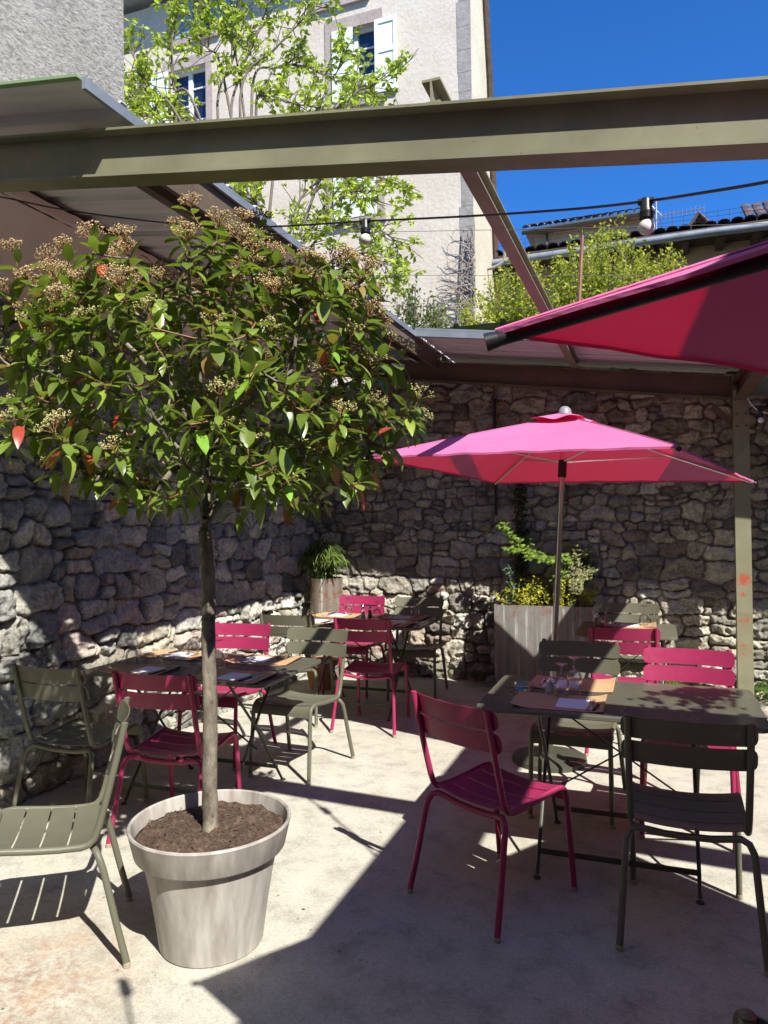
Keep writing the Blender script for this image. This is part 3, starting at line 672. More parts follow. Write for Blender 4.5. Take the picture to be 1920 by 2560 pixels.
# placemats and napkins
def mat_proto(w_, d_, nm, mat, curl):
    b = MB()
    def fn(a, c, off):
        x = (a-.5)*w_; y = (c-.5)*d_
        cu = curl*(max(0, abs(x)/(w_/2)-.55)/.45)**2*(.35+.65*(c if x > 0 else 1-c))
        return (x, y, off+cu)
    b.grid(lambda a, c: fn(a, c, .0008), 14, 8); b.grid(lambda a, c: fn(a, c, 0), 14, 8, flip=True); return b.build(nm, mat, smooth='all')
MP = mat_proto(.40,.29,'placemat', M['kraft'], .016); NP = mat_proto(.205,.175,'napkin', M['white'], .003)
def fork():
    b = MB(); r = thing('fork','x','fork')
    b.box((-.0035,-.10,.001),(.0035,.005,.0034)); b.prism([(-.0035,.004),(.0035,.004),(.0115,.03),(.0115,.052),(-.0115,.052),(-.0115,.03)], .001, .0032)
    for k in range(4): b.box((-.0115+k*.0069,.051,.0012),(-.0115+k*.0069+.0028,.09,.0032))
    b.build('tines', M['alu'], r); b = MB(); b.prism([(-.005,-.11),(.005,-.11),(.007,-.09),(.0045,-.02),(-.0045,-.02),(-.007,-.09)], .0006, .0048); b.build('handle', M['alu'], r); return r
def knife():
    b = MB(); r = thing('knife','x','knife')
    b.prism([(-.006,-.005),(.0065,-.005),(.009,.06),(.004,.10),(-.006,.085)], .0012, .0028); b.build('blade', M['alu'], r)
    b = MB(); b.prism([(-.006,-.11),(.006,-.11),(.0075,-.06),(.0065,-.004),(-.006,-.004)], .0006, .0062); b.build('handle', M['black'], r); return r
FK, KN = fork(), knife(); f1, f2, f3, f4 = [True],[True],[True],[True]
SET = [(-.42,3.412,0,.095,-.02,'at the near side of the right table','right table, near side'),(-.40,3.795,PI,.06,.02,'at the far side of the right table','right table, far side'),
       (-2.77,3.475,.03,.09,-.015,'at the near left corner of the left table','left table, near left'),(-2.14,3.465,-.04,.03,-.015,'at the near right corner of the left table','left table, near right'),
       (-2.84,3.92,PI,0,.0,'at the far left corner of the left table','left table, far left'),(-2.22,3.92,PI+.05,.07,.0,'at the far right corner of the left table','left table, far right'),
       (-2.63,5.545,0,.03,0,'at the near left corner of the back corner table','corner table, near left'),(-2.02,5.545,0,.03,0,'at the near right corner of the back corner table','corner table, near right'),
       (-2.62,5.94,PI,.03,0,'at the far left corner of the back corner table','corner table, far left'),(-2.02,5.94,PI,.03,0,'at the far right corner of the back corner table','corner table, far right'),
       (-.2,5.95,PI,.03,0,'at the far side of the small square table','small table, far side')]
for (u, v_, a, ox, oy, place_, sh) in SET:
    c_, s_ = math.cos(a), math.sin(a)
    T2 = lambda x, y: (u+c_*x-s_*y, v_+s_*x+c_*y)
    put(MP, f1, (u, v_, TZ), a, 'brown kraft paper placemat '+place_, 'placemat', 'kraft placemats')
    x, y = T2(ox, oy); put(NP, f2, (x, y, TZ+.0016), a, 'white paper napkin '+place_, 'napkin', 'white napkins')
    x, y = T2(ox+.045, oy); put(FK, f3, (x, y, TZ+.004), a-.06, 'steel fork on the napkin '+place_, 'fork', 'forks on the napkins')
    x, y = T2(ox+.078, oy); put(KN, f4, (x, y, TZ+.004), a-.12, 'steel knife on the napkin '+place_, 'knife', 'knives on the napkins')
def shaker(u, v_, fill, lab, h=.1, r=.02):
    s = thing('shaker', lab, 'shaker', (u, v_, TZ+.001))
    b = MB(); b.lathe([(.0001,0),(r,0),(r*1.08,.012),(r*.85,h*.5),(r*.72,h*.72),(r*.7,h*.76)], n=14); b.build('jar', M['glass'], s, smooth='all')
    b = MB(); b.lathe([(.0001,.003),(r*.85,.003),(r*.92,.012),(r*.72,h*.45),(r*.62,h*.6),(.0001,h*.6)], n=14); b.build('contents', fill, s, smooth='all')
    b = MB(); b.lathe([(r*.78,h*.74),(r*.78,h*.86),(r*.5,h*.95),(r*.25,h),(.0001,h)], n=14); b.build('cap', M['chrome'], s, smooth='all')
shaker(-.482,3.57,M['salt'],'short glass salt shaker with metal cap on the right table',.075,.025)
shaker(-2.335,5.79,M['salt'],'white salt shaker on the back corner table',.12,.019); shaker(-2.275,5.80,M['pepper'],'brown pepper shaker beside the salt on the corner table',.12,.019)
shaker(-.43,5.80,M['pepper'],'brown pepper shaker on the small square table',.11,.019)
b = MB(); b.lathe([(.0001,.006),(.042,.006),(.050,.032),(.053,.034),(.056,.032),(.050,.004),(.046,0),(.0001,0)], n=28)
tag(b.build('ashtray', M['glass'], smooth=50, loc=(-.615,3.58,TZ+.001)), 'round clear glass ashtray at the left end of the right table', 'ashtray')
b = MB(); b.lathe([(.0001,.004),(.026,.004),(.031,.07),(.033,.07),(.028,0),(.0001,0)], n=18)
tag(b.build('tumbler', M['glass'], smooth=50, loc=(-.02,5.84,TZ+.001)), 'small clear tumbler on the small square table', 'glass')

# ------------------------------------------------------------------ parasols
def parasol(center, S, yaw, tx, ty, p, base, label, hemd=.012, ribm='alu', tipr=1., insk=1., ribr=.0085, Sy=None):
    r = thing('parasol', label, 'parasol', base)
    B = Vector(base); a = S/2; ay = (Sy or S)/2
    Mr = Matrix.Rotation(tx,4,'X') @ Matrix.Rotation(ty,4,'Y') @ Matrix.Rotation(yaw,4,'Z'); Mt = Matrix.Translation(Vector(center)-B) @ Mr
    loc = lambda x, y, z: Mt @ Vector((x, y, z))
    b = MB(); N_ = 16
    cor = [(a,-ay),(a,ay),(-a,ay),(-a,-ay)]
    for k in range(4):
        x0,y0 = cor[k]; x1,y1 = cor[(k+1)%4]
        def fn(s, t_, drop=0):
            # t_ 0 at hem, .97 near apex ; s along hem
            mid = math.sin(PI*s); ins = .016*(insk if k == 3 else min(insk, 1))*mid*(1-t_)
            hx = x0+(x1-x0)*s; hy = y0+(y1-y0)*s; k_ = (1-ins/1.0)
            x = hx*(1-t_)*k_; y = hy*(1-t_)*k_
            z = p*(1-((1-t_)*k_)**1.08) + .004*math.sin(s*37+t_*11)*(1-t_)*mid - .020*mid*math.sin(PI*t_)*1.2
            return loc(x, y, z-drop)
        b.grid(lambda s, t_: fn(s, t_*.985), N_, 12)
        b.grid(lambda s, t_: fn(s, 0, hemd*t_), N_, 1, flip=True)
    for (x, y) in cor: b.tube([loc(x*(1-t_), y*(1-t_), p*(1-(1-t_)**1.08)+.0015) for t_ in [i/12*.97 for i in range(13)]], .0028, 5, caps=False)
    b.build('canopy', M['canopy'], r, smooth=35)
    b = MB()
    for k in range(4):
        x0,y0 = [(.17,-.17),(.17,.17),(-.17,.17),(-.17,-.17)][k]; x1,y1 = [(.17,-.17),(.17,.17),(-.17,.17),(-.17,-.17)][(k+1)%4]
        b.grid(lambda s, t_: loc((x0+(x1-x0)*s)*(1-t_*.85)*(1-.08*math.sin(PI*s)), (y0+(y1-y0)*s)*(1-t_*.85)*(1-.08*math.sin(PI*s)), p-.028+.052*t_+.010*math.sin(s*PI*3)*(1-t_)), 12, 5)
    b.build('vent_cap', M['canopy'], r, smooth='all')
    b = MB(); b.lathe([(.046,p+.018),(.044,p+.03),(.036,p+.055),(.02,p+.07),(.0001,p+.074)], (0,0,0), 18, Mt); b.build('finial', M['greyplastic'], r, smooth='all')
    foot = Vector((0,0,.02)); b = MB(); b.tube([foot, loc(0,0,p-.02)], .0195, 14); b.build('pole', M['chrome'], r, smooth=50)
    b = MB(); b.tube([loc(0,0,-.055), loc(0,0,.06)], .028, 12); b.tube([loc(0,0,p-.06), loc(0,0,p-.01)], .035, 12); b.build('hub', M['black'], r, smooth=50)
    for (x, y) in cor:
        e = loc(x*1.006, y*1.006, -.014); h0 = loc(.03*(1 if x>0 else -1), .03*(1 if y>0 else -1), p-.035)
        b = MB(); b.tube([h0, loc(x*.5,y*.5,p*(1-(.5)**1.08)-.032), e], ribr, 8); rb = b.build('rib', M[ribm], r, smooth=50)
        b = MB(); d = (e-h0).normalized(); b.tube([e-d*.012, e+d*.006], [.0115*tipr,.0135*tipr], 10); b.build('tip', M['black'], rb, smooth=50)
        b = MB(); b.tube([loc(.02*(1 if x>0 else -1), .02*(1 if y>0 else -1), .05), loc(x*.52, y*.52, p*.47-.035)], .006, 6); b.build('strut', M['alu'], r)
    b = MB(); b.lathe([(.0001,.05),(.06,.05),(.20,.038),(.235,.028),(.24,0),(.0001,0)], n=36); b.lathe([(.026,.04),(.026,.30),(.022,.31)], n=14); b.build('base', M['legdark'], r, smooth=40)
    return r
cB = Vector((-.568,4.953,1.895)); MB_ = Matrix.Rotation(-.051,3,'X') @ Matrix.Rotation(.053,3,'Y') @ Vector((0,0,1)); bB = cB - MB_*(cB.z/MB_.z)
parasol(tuple(cB), 1.962, -.303, -.051, .053, .345, (bB.x, bB.y, 0), 'open pink parasol in the middle of the terrace with steel pole on a round base', Sy=1.732)
TC = Vector((-.211,1.046,1.848)); ya = -.593; ex = Vector((math.cos(ya), math.sin(ya),0)); ey = Vector((-math.sin(ya), math.cos(ya),0))
txc, tyc = .020, -.013
Mc = Matrix.Rotation(txc,3,'X') @ Matrix.Rotation(tyc,3,'Y') @ Matrix.Rotation(ya,3,'Z'); cc_ = TC - Mc @ Vector((-1,-1,0))
parasol(tuple(cc_), 2.0, ya, txc, tyc, .335, (cc_.x, cc_.y, 0), 'pink parasol close overhead at right, its corner entering the view', .006, 'black', 1.0, 5.5, .011)

# ------------------------------------------------------------------ pot, soil, tree
PX, PY = -1.60, 2.396
pt = thing('flower_pot', 'large grey marbled plastic pot in the foreground holding the tree', 'flower pot', (PX, PY, 0))
b = MB(); b.lathe([(.0001,0),(.186,0),(.192,.006),(.205,.10),(.228,.24),(.250,.345),(.2515,.352),(.276,.352),(.280,.357),(.300,.442),(.303,.449),(.300,.455),(.295,.4565),(.289,.452),(.284,.43),(.279,.40)], n=72)
b.build('pot_body', M['pot'], pt, smooth=28)
b = MB(); n = 60; vs = [(0,0,.42)]; fs = []
for i in range(1, 22):
    r_ = .283*i/21
    for k in range(n):
        a = 2*PI*k/n; x, y = r_*math.cos(a), r_*math.sin(a)
        z = .405+.022*mnoise.fractal((x*16,y*16,3), .8, 2, 4)+.012*mnoise.noise((x*5,y*5,8))+.012*(1-r_/.283); vs.append((x,y,z))
for k in range(n): fs.append((0,1+k,1+(k+1)%n))
for i in range(20):
    for k in range(n): a = 1+i*n+k; c = 1+i*n+(k+1)%n; fs.append((a,a+n,c+n,c))
b.add(vs, fs)
for i in range(900):
    a = random.uniform(0,2*PI); r_ = .272*math.sqrt(random.random()); s = random.uniform(.0015,.006); x, y = r_*math.cos(a), r_*math.sin(a)
    z = .405+.022*mnoise.fractal((x*16,y*16,3), .8, 2, 4)+.012*mnoise.noise((x*5,y*5,8))+.012*(1-r_/.283)+s*.3
    q = [Vector([random.uniform(-1,1)*s*random.choice((1,1,2)), random.uniform(-1,1)*s*random.choice((1,1,2)), random.uniform(-.6,1)*s])+Vector((x,y,z)) for _ in range(4)]
    b.add(q, [(0,1,2),(0,2,3),(0,3,1),(1,3,2)])
b.build('soil', M['soil'], pt, smooth=60)

def leaf_geo(mb, base, d, up, L, W, col, droop=.25, fold=.25, n=5, mul=1.0, serr=False):
    d = d.normalized(); sd = d.cross(up)
    if sd.length < 1e-3: sd = d.cross(Vector((1,.3,0)))
    sd.normalize(); nm = sd.cross(d).normalized(); vs = []; fs = []
    for i in range(n+1):
        t_ = i/n; wd = W*.5*(math.sin(PI*min(1, t_**.85))**.8 if 0 < t_ < 1 else 0.0)
        c = base + d*(L*(t_-.10*droop*t_*t_)) - nm*(L*droop*t_*t_)
        vs += [c-sd*wd+nm*wd*fold, c, c+sd*wd+nm*wd*fold]
    for i in range(n):
        a = i*3
        fs += [(a,a+1,a+4,a+3),(a+1,a+2,a+5,a+4)]
    mb.add(vs, fs, col)
def rnd(a, b): return random.uniform(a, b)
def rdir():
    z = rnd(-1,1); a = rnd(0,2*PI); r_ = math.sqrt(1-z*z); return Vector((r_*math.cos(a), r_*math.sin(a), z))

random.seed(21)
tree = thing('photinia_tree', 'small round-headed evergreen tree with tan flower clusters in the grey pot', 'tree', (PX, PY, .40))
O = Vector((PX, PY, .40))
TOP = at(511, 1325, 2.8)-O
b = MB(); tp_ = [Vector((0,0,0)), Vector((-.006,.004,.2)), Vector((.003,.0,.45)), Vector((-.004,.003,.7)), Vector((.002,0,.95)), TOP]
tpp = smooth_path(tp_, 6); mt = len(tpp)
b.tube(tpp, [.030-.006*i/mt+.0012*math.sin(i*2.1)+(.012 if i == 0 else 0) for i in range(mt)], 14); b.build('trunk', M['bark'], tree, smooth='all')
CC = at(518, 930, 2.82)-O      # crown centre
RX, RY, RZ_ = .79, .58, .55
nodes = [(TOP, -1)]
Rw = RV.normalized(); Fw = Vector((FV.x, FV.y, 0)).normalized(); Zw = Vector((0,0,1))
def crown(x, y, z): return CC + Rw*(x*RX) + Fw*(y*RY) + Zw*(z*RZ_*(.86 if z > 0 else 1))
prim = []
for k in range(15):
    a = 2*PI*k/15*2+rnd(-.2,.2); LD = TOP+Vector((.012*math.sin(k),.01*math.cos(k*1.7),.02+.34*(k/14))); el = rnd(.25,1.15) if k > 5 else rnd(-.5,.15)
    end = crown(math.cos(a)*math.cos(el)*.66, math.sin(a)*math.cos(el)*.66, math.sin(el)*.7 - .08)
    mid = LD+(end-LD)*.42 + Vector((0,0,.03)) + rdir()*.025
    prev = 0; pth = smooth_path([TOP, (TOP+LD)/2, LD, mid, end], 3)
    for p in pth[1:]: nodes.append((p, prev)); prev = len(nodes)-1
tips = []
def okshape(x, y, z):
    # broad dome with a ragged, nearly level underside that opens around the trunk
    if z < -1.06: return False
    rr = math.hypot(x, y)
    if z < -.5 and rr < .22: return False
    lim = 1+.17*mnoise.noise((x*2.3+5, y*2.3, z*2.3))*1.5
    return ((rr**2.3+z**2.3)**(1/2.3) if z > 0 else (rr**2.4+abs(z)**3)**(1/2.7)) < lim
while len(tips) < 430:
    x, y, z = rnd(-1.1,1.1), rnd(-1.1,1.1), rnd(-1,1.1)
    if not okshape(x, y, z): continue
    r2 = math.sqrt(x*x+y*y+z*z)
    if random.random() > .14+.8*r2**2: continue
    p = crown(x, y, z)
    if any((p-q[0]).length < .062 for q in tips): continue
    tips.append((p, Vector((x,y,z))))
tips.sort(key=lambda q: (q[0]-TOP).length)
tipnode = []
for p, q in tips:
    best = None; bd = 9
    for i, (n_, pr_) in enumerate(nodes):
        d = (n_-p).length + .25*max(0, (n_-TOP).length-(p-TOP).length)
        if d < bd and (n_-TOP).length < (p-TOP).length+.02: bd = d; best = i
    n0 = nodes[best][0]; mid = n0+(p-n0)*.5+Vector((0,0,-.02))+rdir()*.018; prev = best
    for t_ in (.33,.66,1.):
        pp = n0*(1-t_)**2 + mid*(2*t_*(1-t_)) + p*t_*t_
        nodes.append((pp, prev)); prev = len(nodes)-1
    tipnode.append(prev)
cnt = [0]*len(nodes)
for tn in tipnode:
    i = tn
    while i >= 0: cnt[i] += 1; i = nodes[i][1]
b = MB()
for i, (p, pr_) in enumerate(nodes):
    if pr_ < 0 or cnt[i] == 0: continue
    ra = .0021*math.sqrt(cnt[i])+.0008; rp = .0021*math.sqrt(min(cnt[pr_], cnt[i]*2.5))+.0008
    b.cm = 1 if cnt[i] <= 1 else 0
    b.tube([nodes[pr_][0], p], [min(rp,.013), min(ra,.013)], 6 if cnt[i] > 2 else 4, caps=False)
b.build('limbs', [M['bark'], M['twigred']], tree, smooth='all')
lf = MB(); fl = MB()
def buds(mb, p, ax, R_, n, colf):
    ax = ax.normalized(); sd = ax.cross(Vector((.3,1,.2))).normalized(); bd_ = ax.cross(sd)
    nbr = max(5, n//11)
    for k in range(nbr):
        a = 2.4*k; rr = R_*math.sqrt((k+.5)/nbr); e = p+ax*(R_*rnd(.75,1.05)-rr*.25)+(sd*math.cos(a)+bd_*math.sin(a))*rr
        m0 = p+(e-p)*.35
        mb.tube([p, e], [.0016,.0009], 3, caps=False, col=(.33,.19,.09))
        for j in range(11):
            q = e+rdir()*R_*.24+ax*R_*.05; s = rnd(.0024,.0042); c = colf()
            mb.add([q+Vector((s,0,0)),q+Vector((0,s,0)),q-Vector((s,0,0)),q-Vector((0,s,0)),q+Vector((0,0,s)),q-Vector((0,0,s))],[(0,1,4),(1,2,4),(2,3,4),(3,0,4),(1,0,5),(2,1,5),(3,2,5),(0,3,5)], c)
            if j % 3 == 0: mb.tube([e-(e-p)*.22, q], .0007, 3, caps=False, col=(.30,.27,.10))
greenf = lambda: (lambda k, y: (.135*k+y, .20*k+y*.7, .034*k))(rnd(.65,1.35), rnd(0,.02))
nfl = 0
for (p, q), tn in zip(tips, tipnode):
    par = nodes[nodes[tn][1]][0]; ax = (p-par).normalized(); out = Vector((p-CC)); out.z *= .6
    if out.length > 0: out.normalize()
    ax2 = (ax*.5+out*.6+Vector((0,0,.35))).normalized(); nl = random.randint(6, 9); ph = rnd(0,6.3)
    sd = ax2.cross(Vector((.1,.9,.3))).normalized(); bd_ = ax2.cross(sd)
    for k in range(nl):
        a = ph+2.4*k; back = k/nl
        d = (sd*math.cos(a)+bd_*math.sin(a))*1.0 + ax2*(.75-.85*back) + Vector((0,0,.02-.38*back)) + rdir()*.25
        L = rnd(.066,.114)*random.choice((1,1,1,.75))*(1-.18*(k < 2)); base = p-ax2*(.055*back)+d.normalized()*.012
        col = greenf(); r_ = random.random()
        if r_ < .028: col = (.40,.055,.035)
        elif r_ < .065: col = (.36*rnd(.7,1.2),.17*rnd(.7,1.2),.05)
        elif r_ < .16: col = (.25*rnd(.8,1.2),.36*rnd(.8,1.2),.05)
        leaf_geo(lf, base, d, Vector((0,0,1)), L, L*rnd(.36,.48), col, rnd(.02,.45), rnd(.1,.35), 5)
        lf.tube([base-d.normalized()*.018, base], .0011, 3, caps=False, col=(.25,.12,.06))
    # flower heads on upward / outward shoots
    pr_f = .85 if q.z > .30 else (.6 if q.z > -.15 else .28)
    if q.length > .66 and random.random() < pr_f and not (q.z < -.5 and random.random() < .5):
        up2 = (ax2*.6+Vector((0,0,.8))).normalized(); tall = random.random() < .25
        p2 = p+up2*(.02 if not tall else .055); fl.tube([p, p2], .0017, 4, caps=False, col=(.30,.15,.07))
        wm = q.z > .2
        cf = (lambda: (lambda k: (.52*k,.36*k,.19*k))(rnd(.6,1.35))) if wm else (lambda: (lambda k: (.46*k,.42*k,.17*k))(rnd(.6,1.3)))
        buds(fl, p2, up2, rnd(.036,.056), 130 if wm else 90, cf); nfl += 1
lf.build('leaves', M['leaf'], tree, smooth='all'); fl.build('flower_clusters', M['flower'], tree)

# ------------------------------------------------------------------ planters and their plants
pl_ = thing('steel_planter', 'tall rectangular planter of streaked rusty sheet steel by the back wall', 'planter', (-.94, 6.76, 0))
b = MB(); W_, D_ = .43, .21
b.box((-W_,-D_,.11),(W_,-D_+.004,.80)); b.box((-W_,D_-.004,.11),(W_,D_,.80)); b.box((-W_,-D_+.0041,.11),(-W_+.004,D_-.0041,.80)); b.box((W_-.004,-D_+.0041,.11),(W_,D_-.0041,.80)); b.box((-W_+.0042,-D_+.0042,.112),(W_-.0042,D_-.0042,.118))
b.build('box_body', M['rustbox'], pl_)
b = MB(); b.box((-W_+.0042,-D_+.0042,.74),(W_-.0042,D_-.0042,.765)); b.build('soil', M['soil'], pl_)
b = MB(); b.box((-W_+.04,-D_+.04,0),(W_-.04,D_-.04,.1095)); b.build('plinth', M['black'], pl_)
pc = thing('cylinder_planter', 'tall cylindrical planter of shiny streaked metal in the back corner', 'planter', (-3.12, 6.76, 0))
b = MB(); b.lathe([(.0001,.0),(.163,0),(.165,.5),(.165,1.0),(.160,1.0),(.160,.93)], n=48); b.build('cylinder', M['rustcyl'], pc, smooth=40)
b = MB(); b.lathe([(.1598,.935),(.08,.955),(.0001,.95)], n=24); b.build('soil', M['soil'], pc)
# terracotta pot
tcp = thing('terracotta_pot', 'terracotta pot on the floor in the back corner behind chairs', 'flower pot', (-2.98, 6.3, 0))
b = MB(); b.lathe([(.0001,0),(.10,0),(.145,.22),(.165,.22),(.168,.27),(.155,.27),(.15,.235)], n=32); b.build('pot_body', M['terracotta'], tcp, smooth=35)
b = MB(); b.lathe([(.15,.24),(.0001,.25)], n=24); b.build('soil', M['soil'], tcp)

def star(mb, p, nrm, R_, col, lobes=5, droop=.35):
    nrm = nrm.normalized(); a0 = nrm.cross(Vector((.2,.3,.9))).normalized(); b0 = nrm.cross(a0)
    for k in range(lobes):
        a = (k-(lobes-1)/2)*(2.6/(lobes-1)) + rnd(-.08,.08); d = a0*math.cos(a)+b0*math.sin(a)
        sd = nrm.cross(d); L = R_*(1-.12*abs(k-(lobes-1)/2)); m = p+d*L*.5-nrm*L*.08*droop
        e = p+d*L-nrm*L*droop; mb.add([p, m-sd*L*.16, e, m+sd*L*.16], [(0,1,2,3)], col)
def spray(name, label, cat, base, shoots, lfn, rad=.004, mat='leaf3', tw='twig', grp=None):
    r = thing(name, label, cat, base, 0, grp); B = Vector(base); st_ = MB(); le = MB()
    for s in shoots:
        pts = smooth_path([Vector(q)-B for q in s], 6); m = len(pts)
        st_.tube(pts, [rad*(1-.75*i/m) for i in range(m)], 5); lfn(le, pts)
    st_.build('stems', M[tw], r, smooth='all'); le.build('foliage', M[mat], r); return r
random.seed(5)
# japanese maple with bright green leaves, arching left
def maple_leaves(c1, R_, dens, sp):
    def f(le, pts):
        for i in range(len(pts)//4, len(pts)):
            for _ in range(dens):
                p = pts[i]+Vector((rnd(-1,1),rnd(-1,1),rnd(-.6,.7)))*sp; k = rnd(.7,1.3)
                star(le, p, Vector((rnd(-.4,.4), -.5+rnd(-.3,.3), 1)), R_*rnd(.7,1.2), (c1[0]*k, c1[1]*k, c1[2]*k), 7, rnd(.2,.6))
    return f
B1 = (-.80,6.72,.77)
sh = [[B1,(-.80,6.70,1.02),at(1420,1400,6.75),at(1340,1385,6.7),at(1290,1350,6.65),at(1262,1312,6.65)],
      [B1,(-.80,6.70,1.0),at(1400,1410,6.7),at(1345,1395,6.6),at(1300,1380,6.6),at(1275,1375,6.6)],
      [B1,(-.82,6.70,1.0),at(1410,1400,6.8),at(1370,1400,6.75),at(1320,1345,6.75)],
      [B1,(-.80,6.66,1.0),at(1420,1395,6.5),at(1380,1400,6.5),at(1330,1395,6.5)]]
spray('japanese_maple', 'bright green japanese maple arching left over the steel planter', 'maple', B1, sh, maple_leaves((.20,.30,.045), .05, 5, .04))
B2 = (-.66,6.74,.77)
sh = [[B2,(-.66,6.72,1.0),at(1440+rnd(-35,48),1395+rnd(-28,60),6.75+rnd(-.12,.12)),at(1450+rnd(-45,42),1380+rnd(-28,50),6.72+rnd(-.15,.15))] for _ in range(14)]
spray('japanese_maple', 'pale cream-green maple right of the parasol pole in the steel planter', 'maple', B2, sh, maple_leaves((.33,.33,.17), .032, 9, .05))
# golden euonymus
def oval(cols, L, dens, sp, wd=.5):
    def f(le, pts):
        for i in range(len(pts)//5, len(pts)):
            for _ in range(dens):
                p = pts[i]+rdir()*sp; c = random.choice(cols); k = rnd(.75,1.3)
                leaf_geo(le, p, rdir()+Vector((0,-.3,.35)), Vector((rnd(-.3,.3),-.4,1)), L*rnd(.7,1.3), L*wd, tuple(x*k for x in c), .2, .2, 2)
    return f
sh = []
for _ in range(46):
    x = -1.34+.82*random.random(); y = 6.62+rnd(-.03,.2); h_ = rnd(.10,.24)*(1.2 if -1.1 < x < -.75 else .9); sh.append([(x,y,.76),(x+rnd(-.03,.03),y,.76+h_*.6),(x+rnd(-.09,.07),y+rnd(-.06,.03),.76+h_)])
spray('euonymus_shrub', 'golden yellow leafy shrub along the front of the steel planter', 'shrub', (-.94,6.7,.765), sh, oval([(.50,.47,.03),(.42,.42,.04),(.16,.22,.03)], .03, 3, .018), .002)
# ivy column on wall
ivy_u = -1.20
sh = [[(ivy_u+rnd(-.05,.05),6.99,.77),(ivy_u+rnd(-.05,.05),6.98,1.1+rnd(-.1,.1)),(ivy_u+rnd(-.04,.04),6.98,1.45),(ivy_u+rnd(-.04,.04),6.99,1.95+rnd(-.05,.1))] for _ in range(9)]
spray('climbing_ivy', 'dark narrow column of ivy climbing the back wall behind the maple', 'ivy', (ivy_u,6.95,.765), sh, oval([(.018,.035,.016),(.03,.05,.02)], .032, 7, .04, .8), .004)
sh = [[(ivy_u-.02+rnd(-.03,.03),6.62,.765),(ivy_u-.03+rnd(-.03,.03),6.63,.95),(ivy_u-.05+rnd(-.03,.03),6.64,1.12)] for _ in range(7)]
spray('ivy_plant', 'small upright grey-green variegated ivy in the steel planter', 'ivy', (ivy_u,6.62,.765), sh, oval([(.16,.22,.17),(.07,.11,.08)], .024, 4, .02, .7), .002)
# conduit on the wall
b = MB(); b.tube([(-1.43,7.0,1.6),(-1.43,7.0,2.72)], .014, 8); tag(b.build('wall_pipe', M['black']), 'thin black vertical pipe on the back wall above the parasol', 'pipe')
# thread-leaf plant in cylinder
def strap(cols, L, dens):
    def f(le, pts):
        for i in range(len(pts)//3, len(pts)):
            for _ in range(dens):
                d = rdir(); d.z = abs(d.z)*.3-.15; k = rnd(.6,1.3); c = random.choice(cols)
                leaf_geo(le, pts[i]+rdir()*.02, d, Vector((0,0,1)), L*rnd(.7,1.3), .011, tuple(x*k for x in c), rnd(.4,.95), .1, 4)
    return f
B3 = (-3.12,6.76,.945)
sh = [[B3,(B3[0]+.3*math.cos(a)*q*.4,B3[1]-.02+.3*math.sin(a)*q*.4,1.15),(B3[0]+.27*math.cos(a)*q,max(6.45,B3[1]-.06+.25*math.sin(a)*q),1.20+rnd(-.04,.22)*(1.2-q))] for a, q in [(rnd(0,6.28), rnd(.1,1)) for _ in range(34)]]
spray('fern_leaf_shrub', 'fine-leaved green shrub with drooping fronds in the cylindrical planter', 'shrub', B3, sh, strap([(.14,.21,.045),(.10,.16,.04),(.19,.26,.06)], .12, 5), .003)
HB = (1.55,2.75,2.55)
sh = [[HB,(1.45+rnd(-.1,.1),2.72+rnd(-.12,.12),2.5+rnd(-.05,.1)),(1.28+rnd(-.22,.12),2.62+rnd(-.22,.18),2.32+rnd(-.15,.15))] for _ in range(9)]
spray('hanging_plant', 'leafy hanging plant beside the beam at the right, its shadow on the table', 'plant', HB, sh, maple_leaves((.16,.24,.05), .055, 2, .05))
# ferns at the foot of the back wall
def fern(u, v_, s, lab, n=16):
    r = thing('fern', lab, 'fern', (u, v_, 0), 0, 'ferns at the foot of the back wall'); le = MB()
    for k in range(n):
        a = rnd(0,6.28); L = s*rnd(.7,1.2); pts = [Vector((math.cos(a)*L*t_, min(math.sin(a)*L*t_, .12), .06+L*(1.1*t_-1.0*t_*t_))) for t_ in [i/9 for i in range(10)]]
        for i in range(1, 10):
            d = (pts[i]-pts[i-1]).normalized(); sd = d.cross(Vector((0,0,1))).normalized(); w_ = s*.22*math.sin(PI*(i/10)**.7)+.01; c = tuple(x*rnd(.7,1.3) for x in (.10,.17,.035))
            for q in (-1, 1): leaf_geo(le, pts[i], sd*q+d*.35, Vector((0,0,1)), w_, .016, c, .2, .1, 2)
        le.tube(pts, .002, 3, caps=False, col=(.08,.12,.03))
    le.build('fronds', M['leaf3'], r)
fern(-.02, 6.86, .26, 'fern at the wall foot just left of the steel post', 20); fern(.28, 6.88, .24, 'fern under the wall behind the magenta chair'); fern(.93, 6.84, .30, 'large fern at the wall foot right of the steel post', 22); fern(1.35, 6.86, .28, 'fern at the far right end of the wall foot'); fern(-1.62, 6.93, .12, 'tiny fern at the wall foot left of the steel planter', 10)
b = MB(); random.seed(9)
for (u, v_, s) in ((.55,6.45,.05),(.85,6.4,.045),(1.0,6.35,.06),(1.15,6.42,.05),(1.3,6.38,.055),(.2,6.6,.05)):
    pass
for k in range(5):
    u, v_, s = (.80+.14*k, 6.38+rnd(-.04,.04), rnd(.035,.06)); b = MB(); rows = 8
    prof = [(s*math.sin(PI*i/rows)*1.0+.0001, s*.62*(1-math.cos(PI*i/rows))) for i in range(rows+1)]
    b.lathe(prof, (0,0,0), 12); b.v = [(x*(1+.25*mnoise.noise((x*30,y*30,k))), y*(1+.25*mnoise.noise((x*30,y*30,k+5))), z) for x,y,z in b.v]
    tag(b.build('loose_stone', M['quoinp'], smooth='all', loc=(u, v_, 0)), 'small pale loose stone in the row edging the fern bed at right', 'stone', 'stones edging the fern bed')

